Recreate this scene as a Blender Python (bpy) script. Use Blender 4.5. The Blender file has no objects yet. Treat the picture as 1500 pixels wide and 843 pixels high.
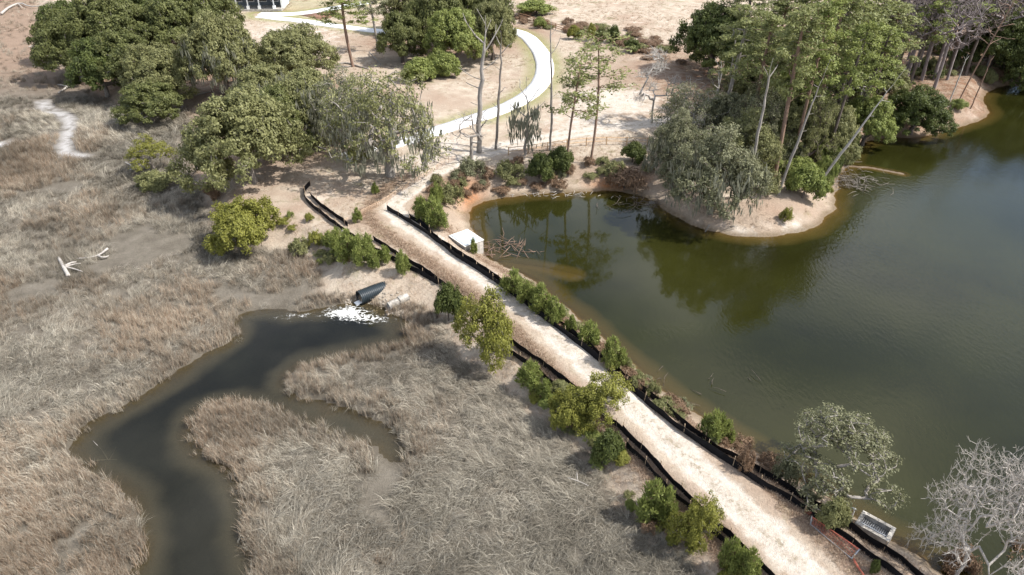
import bpy, math, random
import numpy as np
from mathutils import Vector, Matrix
R = math.radians
random.seed(7)
rng = np.random.default_rng(11)
sc = bpy.context.scene
COL = sc.collection

# ------------------------------------------------------------------ camera, sky, sun, exposure
FPX, PITCH, CAMH = 1013.0, R(33.0), 36.0
cam_d = bpy.data.cameras.new('camera'); cam = bpy.data.objects.new('camera', cam_d); COL.objects.link(cam)
cam.location = (0, 0, CAMH); cam.rotation_euler = (R(90) - PITCH, 0, 0)
cam_d.sensor_width = 36.0; cam_d.lens = 36.0 * FPX / 1500.0
cam_d.clip_start = 0.5; cam_d.clip_end = 5000
sc.camera = cam

SUN_EL, SUN_AZ = R(50), math.atan2(-0.16, 1.0)     # direction to the sun: from the right, a little towards the camera
sd = Vector((math.cos(SUN_EL) * math.cos(SUN_AZ), math.cos(SUN_EL) * math.sin(SUN_AZ), math.sin(SUN_EL)))
sun_d = bpy.data.lights.new('sun', 'SUN'); sun = bpy.data.objects.new('sun', sun_d); COL.objects.link(sun)
sun_d.energy = 4.6; sun_d.angle = R(0.6); sun_d.color = (1.0, 0.965, 0.92)
sun.rotation_euler = sd.to_track_quat('Z', 'Y').to_euler(); sun.location = (120, -20, 140)

w = bpy.data.worlds.new('World'); sc.world = w; w.use_nodes = True
nt = w.node_tree; nt.nodes.clear()
o_ = nt.nodes.new('ShaderNodeOutputWorld'); bg = nt.nodes.new('ShaderNodeBackground')
sky = nt.nodes.new('ShaderNodeTexSky'); sky.sky_type = 'NISHITA'; sky.sun_disc = False
sky.sun_elevation = SUN_EL; sky.sun_rotation = R(90) - SUN_AZ
sky.air_density = 1.0; sky.dust_density = 1.6; sky.ozone_density = 1.0
# broken cloud, the same all over the sky
tc = nt.nodes.new('ShaderNodeTexCoord'); mp = nt.nodes.new('ShaderNodeMapping'); mp.inputs['Scale'].default_value = (1, 1, 2.2)
nz = nt.nodes.new('ShaderNodeTexNoise'); nz.inputs['Scale'].default_value = 2.6; nz.inputs['Detail'].default_value = 6; nz.inputs['Roughness'].default_value = 0.55
cr = nt.nodes.new('ShaderNodeValToRGB'); cr.color_ramp.elements[0].position = 0.44; cr.color_ramp.elements[1].position = 0.62
mx = nt.nodes.new('ShaderNodeMix'); mx.data_type = 'RGBA'; mx.inputs['B'].default_value = (6.6, 6.7, 7.0, 1)
L = nt.links.new
L(tc.outputs['Generated'], mp.inputs['Vector']); L(mp.outputs['Vector'], nz.inputs['Vector']); L(nz.outputs['Fac'], cr.inputs['Fac'])
L(cr.outputs['Color'], mx.inputs['Factor']); L(sky.outputs['Color'], mx.inputs['A']); L(mx.outputs['Result'], bg.inputs['Color'])
bg.inputs['Strength'].default_value = 0.15
L(bg.outputs['Background'], o_.inputs['Surface'])
sc.view_settings.view_transform = 'Standard'; sc.view_settings.look = 'None'
sc.view_settings.exposure = 0.68; sc.view_settings.gamma = 1.0
sc.view_settings.use_curve_mapping = False
sc.cycles.max_bounces = 6; sc.cycles.transparent_max_bounces = 8

# ------------------------------------------------------------------ where things stand: photograph point -> place on the land
cp, sp = math.cos(PITCH), math.sin(PITCH)
def G(u, v, z=0.0):
    a, b = (u - 750.0) / FPX, (v - 421.5) / FPX
    d = np.array([a, cp - b * sp, -sp - b * cp])
    t = (z - CAMH) / d[2]
    return np.array([d[0] * t, d[1] * t, z])
def depth_of(p): return p[1] * cp - (p[2] - CAMH) * sp
def mpp(p): return depth_of(p) / FPX                # metres per photo pixel there
def vrow(y, z):
    dz = z - CAMH
    return 421.5 - FPX * (y * sp + dz * cp) / (y * cp - dz * sp)
def height_to(p, vtop):
    lo, hi = 0.0, 34.0
    for _ in range(40):
        m = (lo + hi) / 2
        if vrow(p[1], p[2] + m) > vtop: lo = m
        else: hi = m
    return lo
def P2(pts, z=0.0): return np.array([G(u, v, z)[:2] for u, v in pts])

# ------------------------------------------------------------------ value noise, polygons
def _h(ix, iy, s):
    n = (ix.astype(np.int64) * 374761393 + iy.astype(np.int64) * 668265263 + s * 974634721) & 0x7fffffff
    n = ((n ^ (n >> 13)) * 1274126177) & 0x7fffffff
    return ((n ^ (n >> 16)) & 0xffff) / 65535.0
def vn(x, y, s=0):
    x = np.asarray(x, float); y = np.asarray(y, float)
    ix, iy = np.floor(x), np.floor(y); fx, fy = x - ix, y - iy
    fx = fx * fx * (3 - 2 * fx); fy = fy * fy * (3 - 2 * fy)
    return (_h(ix, iy, s) * (1 - fx) + _h(ix + 1, iy, s) * fx) * (1 - fy) + (_h(ix, iy + 1, s) * (1 - fx) + _h(ix + 1, iy + 1, s) * fx) * fy
def fbm(x, y, s=0, o=4):
    t, a, n = 0, 0.5, 0
    for i in range(o):
        t = t + a * vn(x * 2 ** i, y * 2 ** i, s + i * 17); n += a; a *= 0.5
    return t / n
def seg_dist(x, y, poly, closed=True):
    n = len(poly); best = np.full(x.shape, 1e9)
    for i in range(n if closed else n - 1):
        a, b = poly[i], poly[(i + 1) % n]
        d = b - a; l2 = max(1e-9, d @ d)
        t = np.clip(((x - a[0]) * d[0] + (y - a[1]) * d[1]) / l2, 0, 1)
        best = np.minimum(best, (x - a[0] - t * d[0]) ** 2 + (y - a[1] - t * d[1]) ** 2)
    return np.sqrt(best)
def inside(x, y, poly):
    c = np.zeros(x.shape, bool); n = len(poly)
    for i in range(n):
        a, b = poly[i], poly[(i + 1) % n]
        if a[1] == b[1]: continue
        k = ((a[1] > y) != (b[1] > y)) & (x < (b[0] - a[0]) * (y - a[1]) / (b[1] - a[1]) + a[0])
        c ^= k
    return c
def sdf(x, y, poly):                                # positive outside
    d = seg_dist(x, y, poly)
    return np.where(inside(x, y, poly), -d, d)
def smooth(poly, it=2, closed=True):
    p = np.array(poly)
    for _ in range(it):
        q = []
        n = len(p)
        for i in range(n if closed else n - 1):
            a, b = p[i], p[(i + 1) % n]
            q += [a * .75 + b * .25, a * .25 + b * .75]
        if not closed: q = [p[0]] + q + [p[-1]]
        p = np.array(q)
    return p
def sst(t): t = np.clip(t, 0, 1); return t * t * (3 - 2 * t)

POND = smooth(P2([(683, 318), (692, 300), (720, 291), (780, 284), (850, 281), (905, 279), (950, 290), (985, 312), (1020, 334), (1080, 346), (1130, 348), (1180, 338),
    (1208, 322), (1224, 300), (1222, 280), (1226, 262), (1236, 246), (1246, 226), (1262, 208), (1300, 201), (1345, 203), (1400, 188), (1444, 174), (1448, 160), (1436, 146), (1452, 130),
    (1480, 124), (1540, 118), (1700, 120), (1950, 260), (2050, 600), (1900, 900), (1560, 930), (1440, 870), (1372, 838), (1338, 808), (1300, 790), (1225, 742), (1150, 694), (1098, 660), (1045, 628),
    (1000, 598), (958, 568), (918, 530), (884, 500), (850, 470), (806, 432), (766, 402), (722, 386), (704, 368), (694, 345)]), 1)
CREEK = smooth(P2([(345, 456), (400, 453), (455, 455), (500, 446), (532, 440), (556, 450), (578, 460), (597, 482), (598, 500), (560, 512), (500, 522), (450, 536), (415, 556), (430, 576), (470, 588),
    (520, 602), (560, 616), (594, 636), (592, 676), (566, 676), (540, 656), (495, 646), (435, 620), (375, 592), (330, 592), (292, 606), (288, 640), (318, 672), (345, 702), (366, 744), (362, 790),
    (386, 843), (395, 920), (170, 920), (190, 843), (204, 780), (190, 738), (140, 702), (108, 668), (106, 640), (142, 610), (200, 582), (244, 560), (292, 522), (345, 494)]), 1)
MARSH = smooth(P2([(-900, -160), (40, -40), (58, 20), (66, 85), (140, 140), (190, 176), (262, 158), (282, 180), (272, 215), (282, 272), (300, 300), (310, 362), (420, 372), (452, 384), (470, 432), (520, 450), (600, 452),
    (636, 478), (676, 536), (760, 600), (836, 662), (888, 740), (946, 792), (1010, 860), (1100, 1000), (-500, 1000), (-2500, 500)]), 1)
ROAD = smooth(P2([(1290, 960), (1180, 835), (1085, 742), (985, 646), (890, 560), (800, 478), (715, 408), (640, 356), (590, 326), (572, 308), (590, 290), (620, 268), (650, 247), (690, 228), (760, 208), (850, 194), (945, 182), (1010, 176)], 1.8), 2, False)
FIELD = smooth(P2([(640, 262), (600, 262), (540, 250), (640, 215), (720, 215), (700, 225)], 1.8), 1)
PATHC = smooth(P2([(380, 24), (440, 30), (500, 39), (560, 47), (620, 47), (680, 42), (735, 43), (768, 50), (790, 70), (800, 95), (795, 118), (775, 140), (740, 158), (700, 172), (660, 186), (620, 200), (570, 214), (525, 228), (505, 233)], 1.9), 2, False)
PATHB = smooth(P2([(380, 21), (430, 21), (470, 15), (500, 10), (540, 4)], 1.9), 2, False)
RILL = smooth(P2([(62, 152), (72, 165), (98, 172), (106, 182), (100, 205), (95, 228), (118, 233)]), 1, False)
RILL2 = P2([(-60, 222), (-20, 219), (12, 213)])
SPIT = P2([(1232, 243), (1275, 246), (1322, 255)]); BAR = P2([(735, 384), (780, 390), (838, 402)])

def zones(x, y):
    x = np.asarray(x, float); y = np.asarray(y, float)
    wob = (fbm(x * .5, y * .5, 3) - .5) * 1.6
    dp = sdf(x, y, POND) + wob * .5
    dc = sdf(x, y, CREEK) + wob * .9
    dm = sdf(x, y, MARSH) + wob
    return dp, dc, dm
def height(x, y, z=None):
    x = np.asarray(x, float); y = np.asarray(y, float)
    dp, dc, dm = zones(x, y) if z is None else z
    up = 0.12 + 1.7 * sst(dp / 4.2) ** 0.8
    up = np.minimum(up, 0.28 + 1.6 * sst(dm / 4.5))
    up = up + sst(np.minimum(dp, dm) / 12) * (fbm(x * .06, y * .06, 9) - .5) * .8 + (fbm(x * .7, y * .7, 5) - .5) * .16
    ma = 0.05 + 0.22 * sst(dc / 1.2) + (fbm(x * .4, y * .4, 6) - .5) * .16
    creek = -0.55 * sst(-dc / 2.6) - .02
    bed = -1.9 * sst(-dp / 5.5) - .28 * sst(-dp / 1.0)
    ds = seg_dist(x, y, SPIT, False); bed = np.maximum(bed, 0.10 - 0.6 * (ds / .8) ** 2)
    ds = seg_dist(x, y, BAR, False); bed = np.maximum(bed, -0.26 - 0.5 * (ds / 1.3) ** 2)
    h = np.where(dm < 0, np.where(dc < 0, creek, ma), up)
    h = np.where((dc < 0) & (dm > -1.5), creek, h)
    return np.where(dp < 0, bed, h)
def HZ(x, y): return float(height(np.array([x]), np.array([y]))[0])
def at(u, v, z0=1.8):                               # ground point under a photo point
    z = z0
    for _ in range(8):
        p = G(u, v, z); z = .5 * z + .5 * HZ(p[0], p[1])
    p = G(u, v, z); p[2] = HZ(p[0], p[1])
    return p

# ------------------------------------------------------------------ materials
def mat(name):
    m = bpy.data.materials.new(name); m.use_nodes = True
    return m, m.node_tree, m.node_tree.nodes, m.node_tree.links.new, m.node_tree.nodes['Principled BSDF']
def nod(ns, t, **k):
    n = ns.new(t)
    for a, b in k.items():
        if a in n.inputs.keys() if hasattr(n.inputs, 'keys') else False: n.inputs[a].default_value = b
        else: setattr(n, a, b)
    return n
def noise(ns, ln, vec, scale, detail=4, rough=.55, dist=0):
    n = ns.new('ShaderNodeTexNoise'); n.inputs['Scale'].default_value = scale; n.inputs['Detail'].default_value = detail
    n.inputs['Roughness'].default_value = rough; n.inputs['Distortion'].default_value = dist
    ln(vec, n.inputs['Vector']); return n.outputs['Fac']
def ramp(ns, ln, fac, a, b, ca=(0, 0, 0, 1), cb=(1, 1, 1, 1)):
    n = ns.new('ShaderNodeValToRGB'); e = n.color_ramp.elements
    e[0].position, e[1].position = a, b; e[0].color, e[1].color = ca, cb
    ln(fac, n.inputs['Fac']); return n.outputs['Color']
def mixc(ns, ln, f, a, b, mode='MIX'):
    n = ns.new('ShaderNodeMix'); n.data_type = 'RGBA'; n.blend_type = mode
    for s, v in (('Factor', f), ('A', a), ('B', b)):
        if isinstance(v, (int, float)): n.inputs[s].default_value = v
        elif isinstance(v, tuple): n.inputs[s].default_value = v if len(v) == 4 else (*v, 1)
        else: ln(v, n.inputs[s])
    return n.outputs['Result']
def math_(ns, ln, op, a, b=0.0):
    n = ns.new('ShaderNodeMath'); n.operation = op
    for i, v in enumerate((a, b)):
        if isinstance(v, (int, float)): n.inputs[i].default_value = v
        else: ln(v, n.inputs[i])
    return n.outputs[0]
def attr(ns, name, typ='GEOMETRY'):
    n = ns.new('ShaderNodeAttribute'); n.attribute_name = name; n.attribute_type = typ; return n
def bump(ns, ln, bsdf, h, strength, dist=.05):
    b = ns.new('ShaderNodeBump'); b.inputs['Strength'].default_value = strength; b.inputs['Distance'].default_value = dist
    ln(h, b.inputs['Height']); ln(b.outputs['Normal'], bsdf.inputs['Normal'])

def ground_material():
    m, t, ns, ln, b = mat('land')
    geo = ns.new('ShaderNodeNewGeometry'); v = geo.outputs['Position']
    n_big = noise(ns, ln, v, .09, 5); n_mid = noise(ns, ln, v, .55, 6, .6); n_fine = noise(ns, ln, v, 4.5, 5, .65); n_vf = noise(ns, ln, v, 17, 3, .6)
    c = mixc(ns, ln, ramp(ns, ln, n_mid, .38, .62), (.375, .30, .228), (.475, .405, .318))
    c = mixc(ns, ln, ramp(ns, ln, n_big, .50, .66), c, (.355, .268, .20))
    c = mixc(ns, ln, ramp(ns, ln, noise(ns, ln, v, .22, 5, .6), .56, .70), c, (.56, .475, .385))
    c = mixc(ns, ln, math_(ns, ln, 'MULTIPLY', ramp(ns, ln, noise(ns, ln, v, .35, 6, .65), .58, .66), .55), c, (.17, .16, .075))
    # leaf litter and pine straw
    lit = attr(ns, 'litter').outputs['Fac']
    lm = math_(ns, ln, 'MULTIPLY', lit, ramp(ns, ln, n_mid, .25, .6))
    c = mixc(ns, ln, lm, c, mixc(ns, ln, n_fine, (.13, .075, .045), (.30, .18, .115)))
    # green verge
    gr = attr(ns, 'green').outputs['Fac']
    gm = math_(ns, ln, 'MULTIPLY', gr, ramp(ns, ln, n_fine, .30, .6))
    c = mixc(ns, ln, gm, c, (.23, .24, .085))
    # bare sand
    sa = attr(ns, 'sand').outputs['Fac']
    f = math_(ns, ln, 'ADD', sa, math_(ns, ln, 'MULTIPLY', math_(ns, ln, 'SUBTRACT', noise(ns, ln, v, .7, 6, .62), .5), 1.15))
    sm = ramp(ns, ln, f, .40, .62)
    sandc = mixc(ns, ln, ramp(ns, ln, noise(ns, ln, v, 1.3, 7, .7), .36, .66), (.46, .395, .32), (.60, .545, .475))
    sandc = mixc(ns, ln, math_(ns, ln, 'MULTIPLY', ramp(ns, ln, noise(ns, ln, v, .8, 8, .72, .6), .55, .64), .55), sandc, (.36, .31, .235))
    rut = attr(ns, 'rut').outputs['Fac']
    sandc = mixc(ns, ln, math_(ns, ln, 'MULTIPLY', rut, ramp(ns, ln, noise(ns, ln, v, 2.4, 6, .7), .32, .55)), sandc, (.60, .545, .475))
    wd_ = attr(ns, 'weed').outputs['Fac']
    sandc = mixc(ns, ln, math_(ns, ln, 'MULTIPLY', wd_, ramp(ns, ln, noise(ns, ln, v, 1.7, 8, .75), .50, .60)), sandc, (.30, .255, .18))
    c = mixc(ns, ln, sm, c, sandc)
    # orange iron-stained clay
    c = mixc(ns, ln, math_(ns, ln, 'MULTIPLY', attr(ns, 'rust').outputs['Fac'], ramp(ns, ln, n_mid, .2, .55)), c, (.46, .16, .035))
    # marsh mud
    mu = attr(ns, 'marsh').outputs['Fac']
    mud = mixc(ns, ln, ramp(ns, ln, n_mid, .3, .7), (.115, .10, .078), (.20, .178, .143))
    mud = mixc(ns, ln, attr(ns, 'redmud').outputs['Fac'], mud, mixc(ns, ln, n_mid, (.215, .15, .105), (.315, .235, .175)))
    mud = mixc(ns, ln, math_(ns, ln, 'MULTIPLY', attr(ns, 'silt').outputs['Fac'], ramp(ns, ln, n_mid, .3, .55)), mud, (.52, .51, .50))  # pale grey paints the bright sky reflected in rill and pool water
    c = mixc(ns, ln, mu, c, mud)
    wet = attr(ns, 'wet').outputs['Fac']
    c = mixc(ns, ln, math_(ns, ln, 'MULTIPLY', wet, .75), c, mixc(ns, ln, n_mid, mixc(ns, ln, mu, (.11, .078, .042), (.085, .072, .055)), mixc(ns, ln, mu, (.17, .125, .075), (.15, .13, .10))))
    c = mixc(ns, ln, .8, c, mixc(ns, ln, math_(ns, ln, 'MULTIPLY', n_vf, n_fine), (.55, .55, .55), (1.75, 1.72, 1.7)), 'MULTIPLY')
    ln(c, b.inputs['Base Color'])
    b.inputs['Roughness'].default_value = .95; b.inputs['Specular IOR Level'].default_value = .12
    hgt = math_(ns, ln, 'ADD', math_(ns, ln, 'MULTIPLY', n_fine, .7), math_(ns, ln, 'MULTIPLY', n_vf, .5))
    bump(ns, ln, b, hgt, .9, .16)
    return m
M_LAND = ground_material()

def water_material(name, deep, shallow, k, ripple, clear=(.80, .72, .50, 1), ns_=.05, sd_=1.0):
    m, t, ns, ln, b = mat(name)
    geo = ns.new('ShaderNodeNewGeometry'); v = geo.outputs['Position']
    d = attr(ns, 'depth').outputs['Fac']
    n1 = noise(ns, ln, v, ns_, 4)
    c = mixc(ns, ln, ramp(ns, ln, n1, .35, .65), deep, tuple(x * .5 for x in deep))
    c = mixc(ns, ln, ramp(ns, ln, d, .25, sd_), shallow, c)
    ln(c, b.inputs['Base Color']); b.inputs['Roughness'].default_value = .04; b.inputs['IOR'].default_value = 1.333
    b.inputs['Specular IOR Level'].default_value = .5
    tr = ns.new('ShaderNodeBsdfTransparent'); tr.inputs['Color'].default_value = clear
    gl = ns.new('ShaderNodeBsdfGlossy'); gl.inputs['Roughness'].default_value = .04
    fr = ns.new('ShaderNodeFresnel'); fr.inputs['IOR'].default_value = 1.333
    ms = ns.new('ShaderNodeMixShader'); m2 = ns.new('ShaderNodeMixShader')
    ln(fr.outputs[0], ms.inputs[0]); ln(tr.outputs[0], ms.inputs[1]); ln(gl.outputs[0], ms.inputs[2])
    turb = math_(ns, ln, 'SUBTRACT', 1.0, math_(ns, ln, 'POWER', 2.718, math_(ns, ln, 'MULTIPLY', d, -k)))
    ln(turb, m2.inputs[0]); ln(ms.outputs[0], m2.inputs[1]); ln(b.outputs[0], m2.inputs[2])
    ln(m2.outputs[0], ns['Material Output'].inputs['Surface'])
    mp = ns.new('ShaderNodeMapping'); mp.inputs['Rotation'].default_value = (0, 0, R(35)); mp.inputs['Scale'].default_value = (1, .45, 1); ln(v, mp.inputs['Vector'])
    wv = noise(ns, ln, mp.outputs['Vector'], 3.2, 3, .55)
    calm = ramp(ns, ln, noise(ns, ln, v, .035, 3), .40, .62)
    ex = ns.new('ShaderNodeSeparateXYZ'); ln(v, ex.inputs[0])
    wind = math_(ns, ln, 'MULTIPLY', ramp(ns, ln, math_(ns, ln, 'MULTIPLY', math_(ns, ln, 'SUBTRACT', ex.outputs['X'], 4.0), .03), 0, 1), ripple)
    st = math_(ns, ln, 'ADD', math_(ns, ln, 'MULTIPLY', wind, math_(ns, ln, 'ADD', calm, .35)), .02)
    bp = ns.new('ShaderNodeBump'); bp.inputs['Distance'].default_value = .06; ln(st, bp.inputs['Strength']); ln(wv, bp.inputs['Height'])
    for n in (b, gl, fr): ln(bp.outputs['Normal'], n.inputs['Normal'])
    return m
M_POND = water_material('pond_water', (.0225, .0232, .0050), (.066, .048, .013), 3.4, .5)
M_CREEK = water_material('creek_water', (.0165, .0165, .0105), (.050, .045, .028), 2.6, .25, (.74, .70, .58, 1), .13, .55)

def plain(name, col, rough=.8, var=.25, scale=3.0, metal=0.0, spec=.3, bmp=.3):
    m, t, ns, ln, b = mat(name)
    tcn = ns.new('ShaderNodeTexCoord'); n = noise(ns, ln, tcn.outputs['Object'], scale, 6, .6)
    lo = tuple(max(0, c * (1 - var)) for c in col); hi = tuple(min(1, c * (1 + var)) for c in col)
    ln(ramp(ns, ln, n, .3, .7, (*lo, 1), (*hi, 1)), b.inputs['Base Color'])
    b.inputs['Roughness'].default_value = rough; b.inputs['Metallic'].default_value = metal; b.inputs['Specular IOR Level'].default_value = spec
    if bmp: bump(ns, ln, b, n, bmp, .03)
    return m
def leafmat(name, c1, c2, trans=.36):
    m, t, ns, ln, b = mat(name)
    a = attr(ns, 'tint').outputs['Fac']
    oi = ns.new('ShaderNodeObjectInfo')
    c = mixc(ns, ln, a, c1, c2)
    c = mixc(ns, ln, math_(ns, ln, 'MULTIPLY', oi.outputs['Random'], .45), c, tuple(x * .72 for x in c2))
    ln(c, b.inputs['Base Color']); b.inputs['Roughness'].default_value = .55; b.inputs['Specular IOR Level'].default_value = .25
    tl = ns.new('ShaderNodeBsdfTranslucent'); ln(c, tl.inputs['Color'])
    ms = ns.new('ShaderNodeMixShader'); ms.inputs[0].default_value = trans
    ln(b.outputs[0], ms.inputs[1]); ln(tl.outputs[0], ms.inputs[2]); ln(ms.outputs[0], ns['Material Output'].inputs['Surface'])
    return m
def barkmat(name, c1, c2):
    m, t, ns, ln, b = mat(name)
    tcn = ns.new('ShaderNodeTexCoord'); mp = ns.new('ShaderNodeMapping'); mp.inputs['Scale'].default_value = (1, 1, .25)
    ln(tcn.outputs['Object'], mp.inputs['Vector'])
    n = noise(ns, ln, mp.outputs['Vector'], 5, 6, .65)
    ln(ramp(ns, ln, n, .3, .7, (*c1, 1), (*c2, 1)), b.inputs['Base Color']); b.inputs['Roughness'].default_value = .9; b.inputs['Specular IOR Level'].default_value = .15
    bump(ns, ln, b, n, .6, .05)
    return m
def grassmat(name, c0, c1, c2):
    m, t, ns, ln, b = mat(name)
    ti = attr(ns, 'tint', 'INSTANCER').outputs['Fac']; va = attr(ns, 'tint').outputs['Fac']
    c = mixc(ns, ln, ti, c0, c1)
    lum = attr(ns, 'lum', 'INSTANCER').outputs['Fac']
    c = mixc(ns, ln, ramp(ns, ln, va, .45, 1.0), c, c2)
    c = mixc(ns, ln, .7, c, mixc(ns, ln, va, (.5, .5, .5), (1.4, 1.4, 1.4)), 'MULTIPLY')
    c = mixc(ns, ln, 1.0, c, mixc(ns, ln, lum, (.50, .49, .47), (1.30, 1.30, 1.28)), 'MULTIPLY')
    ln(c, b.inputs['Base Color']); b.inputs['Roughness'].default_value = .8; b.inputs['Specular IOR Level'].default_value = .15
    return m
LEAF = {
 'dark': leafmat('live_oak_leaf', (.058, .073, .022), (.205, .215, .075)),
 'olive': leafmat('olive_leaf', (.098, .106, .038), (.315, .312, .135)),
 'yellow': leafmat('yellow_green_leaf', (.115, .12, .022), (.31, .305, .065)),
 'bright': leafmat('pine_needle', (.11, .142, .033), (.32, .355, .105)),
 'pine': leafmat('tall_pine_needle', (.082, .10, .032), (.30, .315, .118)),
 'grey': leafmat('grey_green_leaf', (.105, .112, .055), (.29, .287, .168)),
 'deep': leafmat('evergreen_leaf', (.038, .055, .016), (.15, .175, .048)),
 'moss': leafmat('hanging_moss', (.16, .16, .112), (.28, .277, .20), .2),
 'brown': leafmat('dry_brush', (.14, .085, .05), (.30, .20, .125), .2),
}
BARK = {
 'oak': barkmat('oak_bark', (.12, .10, .085), (.30, .27, .235)),
 'grey': barkmat('grey_bark', (.17, .15, .13), (.36, .33, .295)),
 'pale': barkmat('bleached_wood', (.27, .245, .215), (.50, .465, .42)),
 'pine': barkmat('pine_bark', (.13, .085, .06), (.30, .20, .15)),
 'dark': barkmat('dark_bark', (.07, .055, .045), (.17, .14, .12)),
 'purple': barkmat('bare_twig', (.13, .105, .10), (.29, .25, .24)),
}
M_MARSHG = grassmat('marsh_grass', (.243, .219, .174), (.30, .214, .146), (.335, .308, .252))  # low tones put a cloud's shadow over the marsh into the grass colour
M_DRYG = grassmat('dry_grass', (.43, .33, .235), (.29, .19, .13), (.56, .46, .35))
M_FABRIC = plain('silt_fabric', (.010, .010, .012), .75, .4, 2, 0, .12)
M_STAKE = plain('stake_wood', (.36, .27, .18), .85)
M_CONC = plain('concrete', (.36, .335, .295), .92, .5, 2.4)
M_PATH = plain('path_concrete', (.62, .615, .60), .9, .16, .5)
M_LID = plain('galvanised_lid', (.44, .48, .52), .5, .2, 1.2, .15, .5, .1)
M_RAIL = plain('fence_timber', (.30, .17, .10), .8); M_RAIL2 = plain('pale_fence_timber', (.52, .36, .22), .8)
M_ORANGE = plain('faded_orange_net', (.46, .31, .20), .7, .2); M_RED = plain('red_net', (.42, .12, .075), .6, .2)
M_PIPE = plain('black_plastic_pipe', (.016, .024, .029), .42, .25, 4, 0, .5, .1)
M_STEEL = plain('steel', (.35, .36, .37), .45, .15, 5, .6, .5, .05)
M_WHITE = plain('white_paint', (.80, .80, .78), .6, .04); M_ROOF = plain('roof_metal', (.18, .20, .23), .45, .15); M_SIDING = plain('grey_siding', (.16, .18, .20), .7, .1)
M_GLASS = plain('dark_glass', (.02, .025, .03), .1, .1, 1, 0, .6, 0)
M_MULCH = plain('mulch', (.20, .11, .075), .95, .4, 4)
M_RIM = plain('pale_concrete', (.58, .56, .51), .85, .25, 1.5)
def foam_material():
    m, t, ns, ln, b = mat('foam_film'); geo = ns.new('ShaderNodeNewGeometry'); v = geo.outputs['Position']
    mpn = ns.new('ShaderNodeMapping'); mpn.inputs['Scale'].default_value = (1, 1.7, 1); mpn.inputs['Rotation'].default_value = (0, 0, R(12)); ln(v, mpn.inputs['Vector'])
    vo = ns.new('ShaderNodeTexVoronoi'); vo.feature = 'DISTANCE_TO_EDGE'; vo.inputs['Scale'].default_value = 2.1
    wn = ns.new('ShaderNodeTexNoise'); wn.inputs['Scale'].default_value = 1.6; wn.inputs['Detail'].default_value = 5; ln(mpn.outputs[0], wn.inputs['Vector'])
    vm = ns.new('ShaderNodeVectorMath'); vm.operation = 'MULTIPLY_ADD'; ln(wn.outputs['Color'], vm.inputs[0]); vm.inputs[1].default_value = (1.5, 1.5, 0); ln(mpn.outputs[0], vm.inputs[2]); ln(vm.outputs[0], vo.inputs['Vector'])
    cov = attr(ns, 'cover').outputs['Fac']; n1 = noise(ns, ln, mpn.outputs[0], 1.2, 7, .65)
    lace = math_(ns, ln, 'MULTIPLY', ramp(ns, ln, vo.outputs['Distance'], .0, .22, (1, 1, 1, 1), (0, 0, 0, 1)), .55)
    f = math_(ns, ln, 'ADD', math_(ns, ln, 'ADD', cov, lace), math_(ns, ln, 'MULTIPLY', math_(ns, ln, 'SUBTRACT', n1, .5), 1.5))
    a = math_(ns, ln, 'MULTIPLY', ramp(ns, ln, f, .78, 1.35), .85)
    b.inputs['Base Color'].default_value = (.60, .60, .57, 1); b.inputs['Roughness'].default_value = .8; ln(a, b.inputs['Alpha'])
    return m
M_FOAMFILM = foam_material()
M_FOAM = plain('foam', (.82, .82, .80), .7, .06)
M_STONE = plain('riprap_stone', (.30, .26, .21), .95, .4)

# ------------------------------------------------------------------ mesh helpers
def mesh_np(name, V, F, material=None, smooth_=False):
    """V (n,3); F a list of (k,3)/(k,4) index arrays"""
    me = bpy.data.meshes.new(name)
    V = np.asarray(V, np.float32); me.vertices.add(len(V)); me.vertices.foreach_set('co', V.ravel())
    F = [np.asarray(f, np.int32) for f in (F if isinstance(F, list) else [F]) if len(f)]
    nl = sum(f.size for f in F); npoly = sum(len(f) for f in F)
    me.loops.add(nl); me.polygons.add(npoly)
    me.loops.foreach_set('vertex_index', np.concatenate([f.ravel() for f in F]))
    tot = np.concatenate([np.full(len(f), f.shape[1], np.int32) for f in F])
    me.polygons.foreach_set('loop_start', np.concatenate([[0], np.cumsum(tot)[:-1]]).astype(np.int32))
    if smooth_: me.polygons.foreach_set('use_smooth', np.ones(npoly, bool))
    me.update(calc_edges=True); me.validate()
    if material: me.materials.append(material)
    return me
def fattr(me, name, vals):
    a = me.attributes.new(name, 'FLOAT', 'POINT'); a.data.foreach_set('value', np.asarray(vals, np.float32))
def link(name, me, parent=None, loc=None):
    o = bpy.data.objects.new(name, me); COL.objects.link(o)
    if parent is not None: o.parent = parent
    if loc is not None: o.location = loc
    return o
def tag(o, label=None, cat=None, group=None, kind=None):
    if label: o['label'] = label
    if cat: o['category'] = cat
    if group: o['group'] = group
    if kind: o['kind'] = kind
    return o
def empty(name, loc, rz=0.0):
    o = bpy.data.objects.new(name, None); COL.objects.link(o); o.location = loc; o.rotation_euler = (0, 0, rz); o.empty_display_size = .2
    return o
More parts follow.
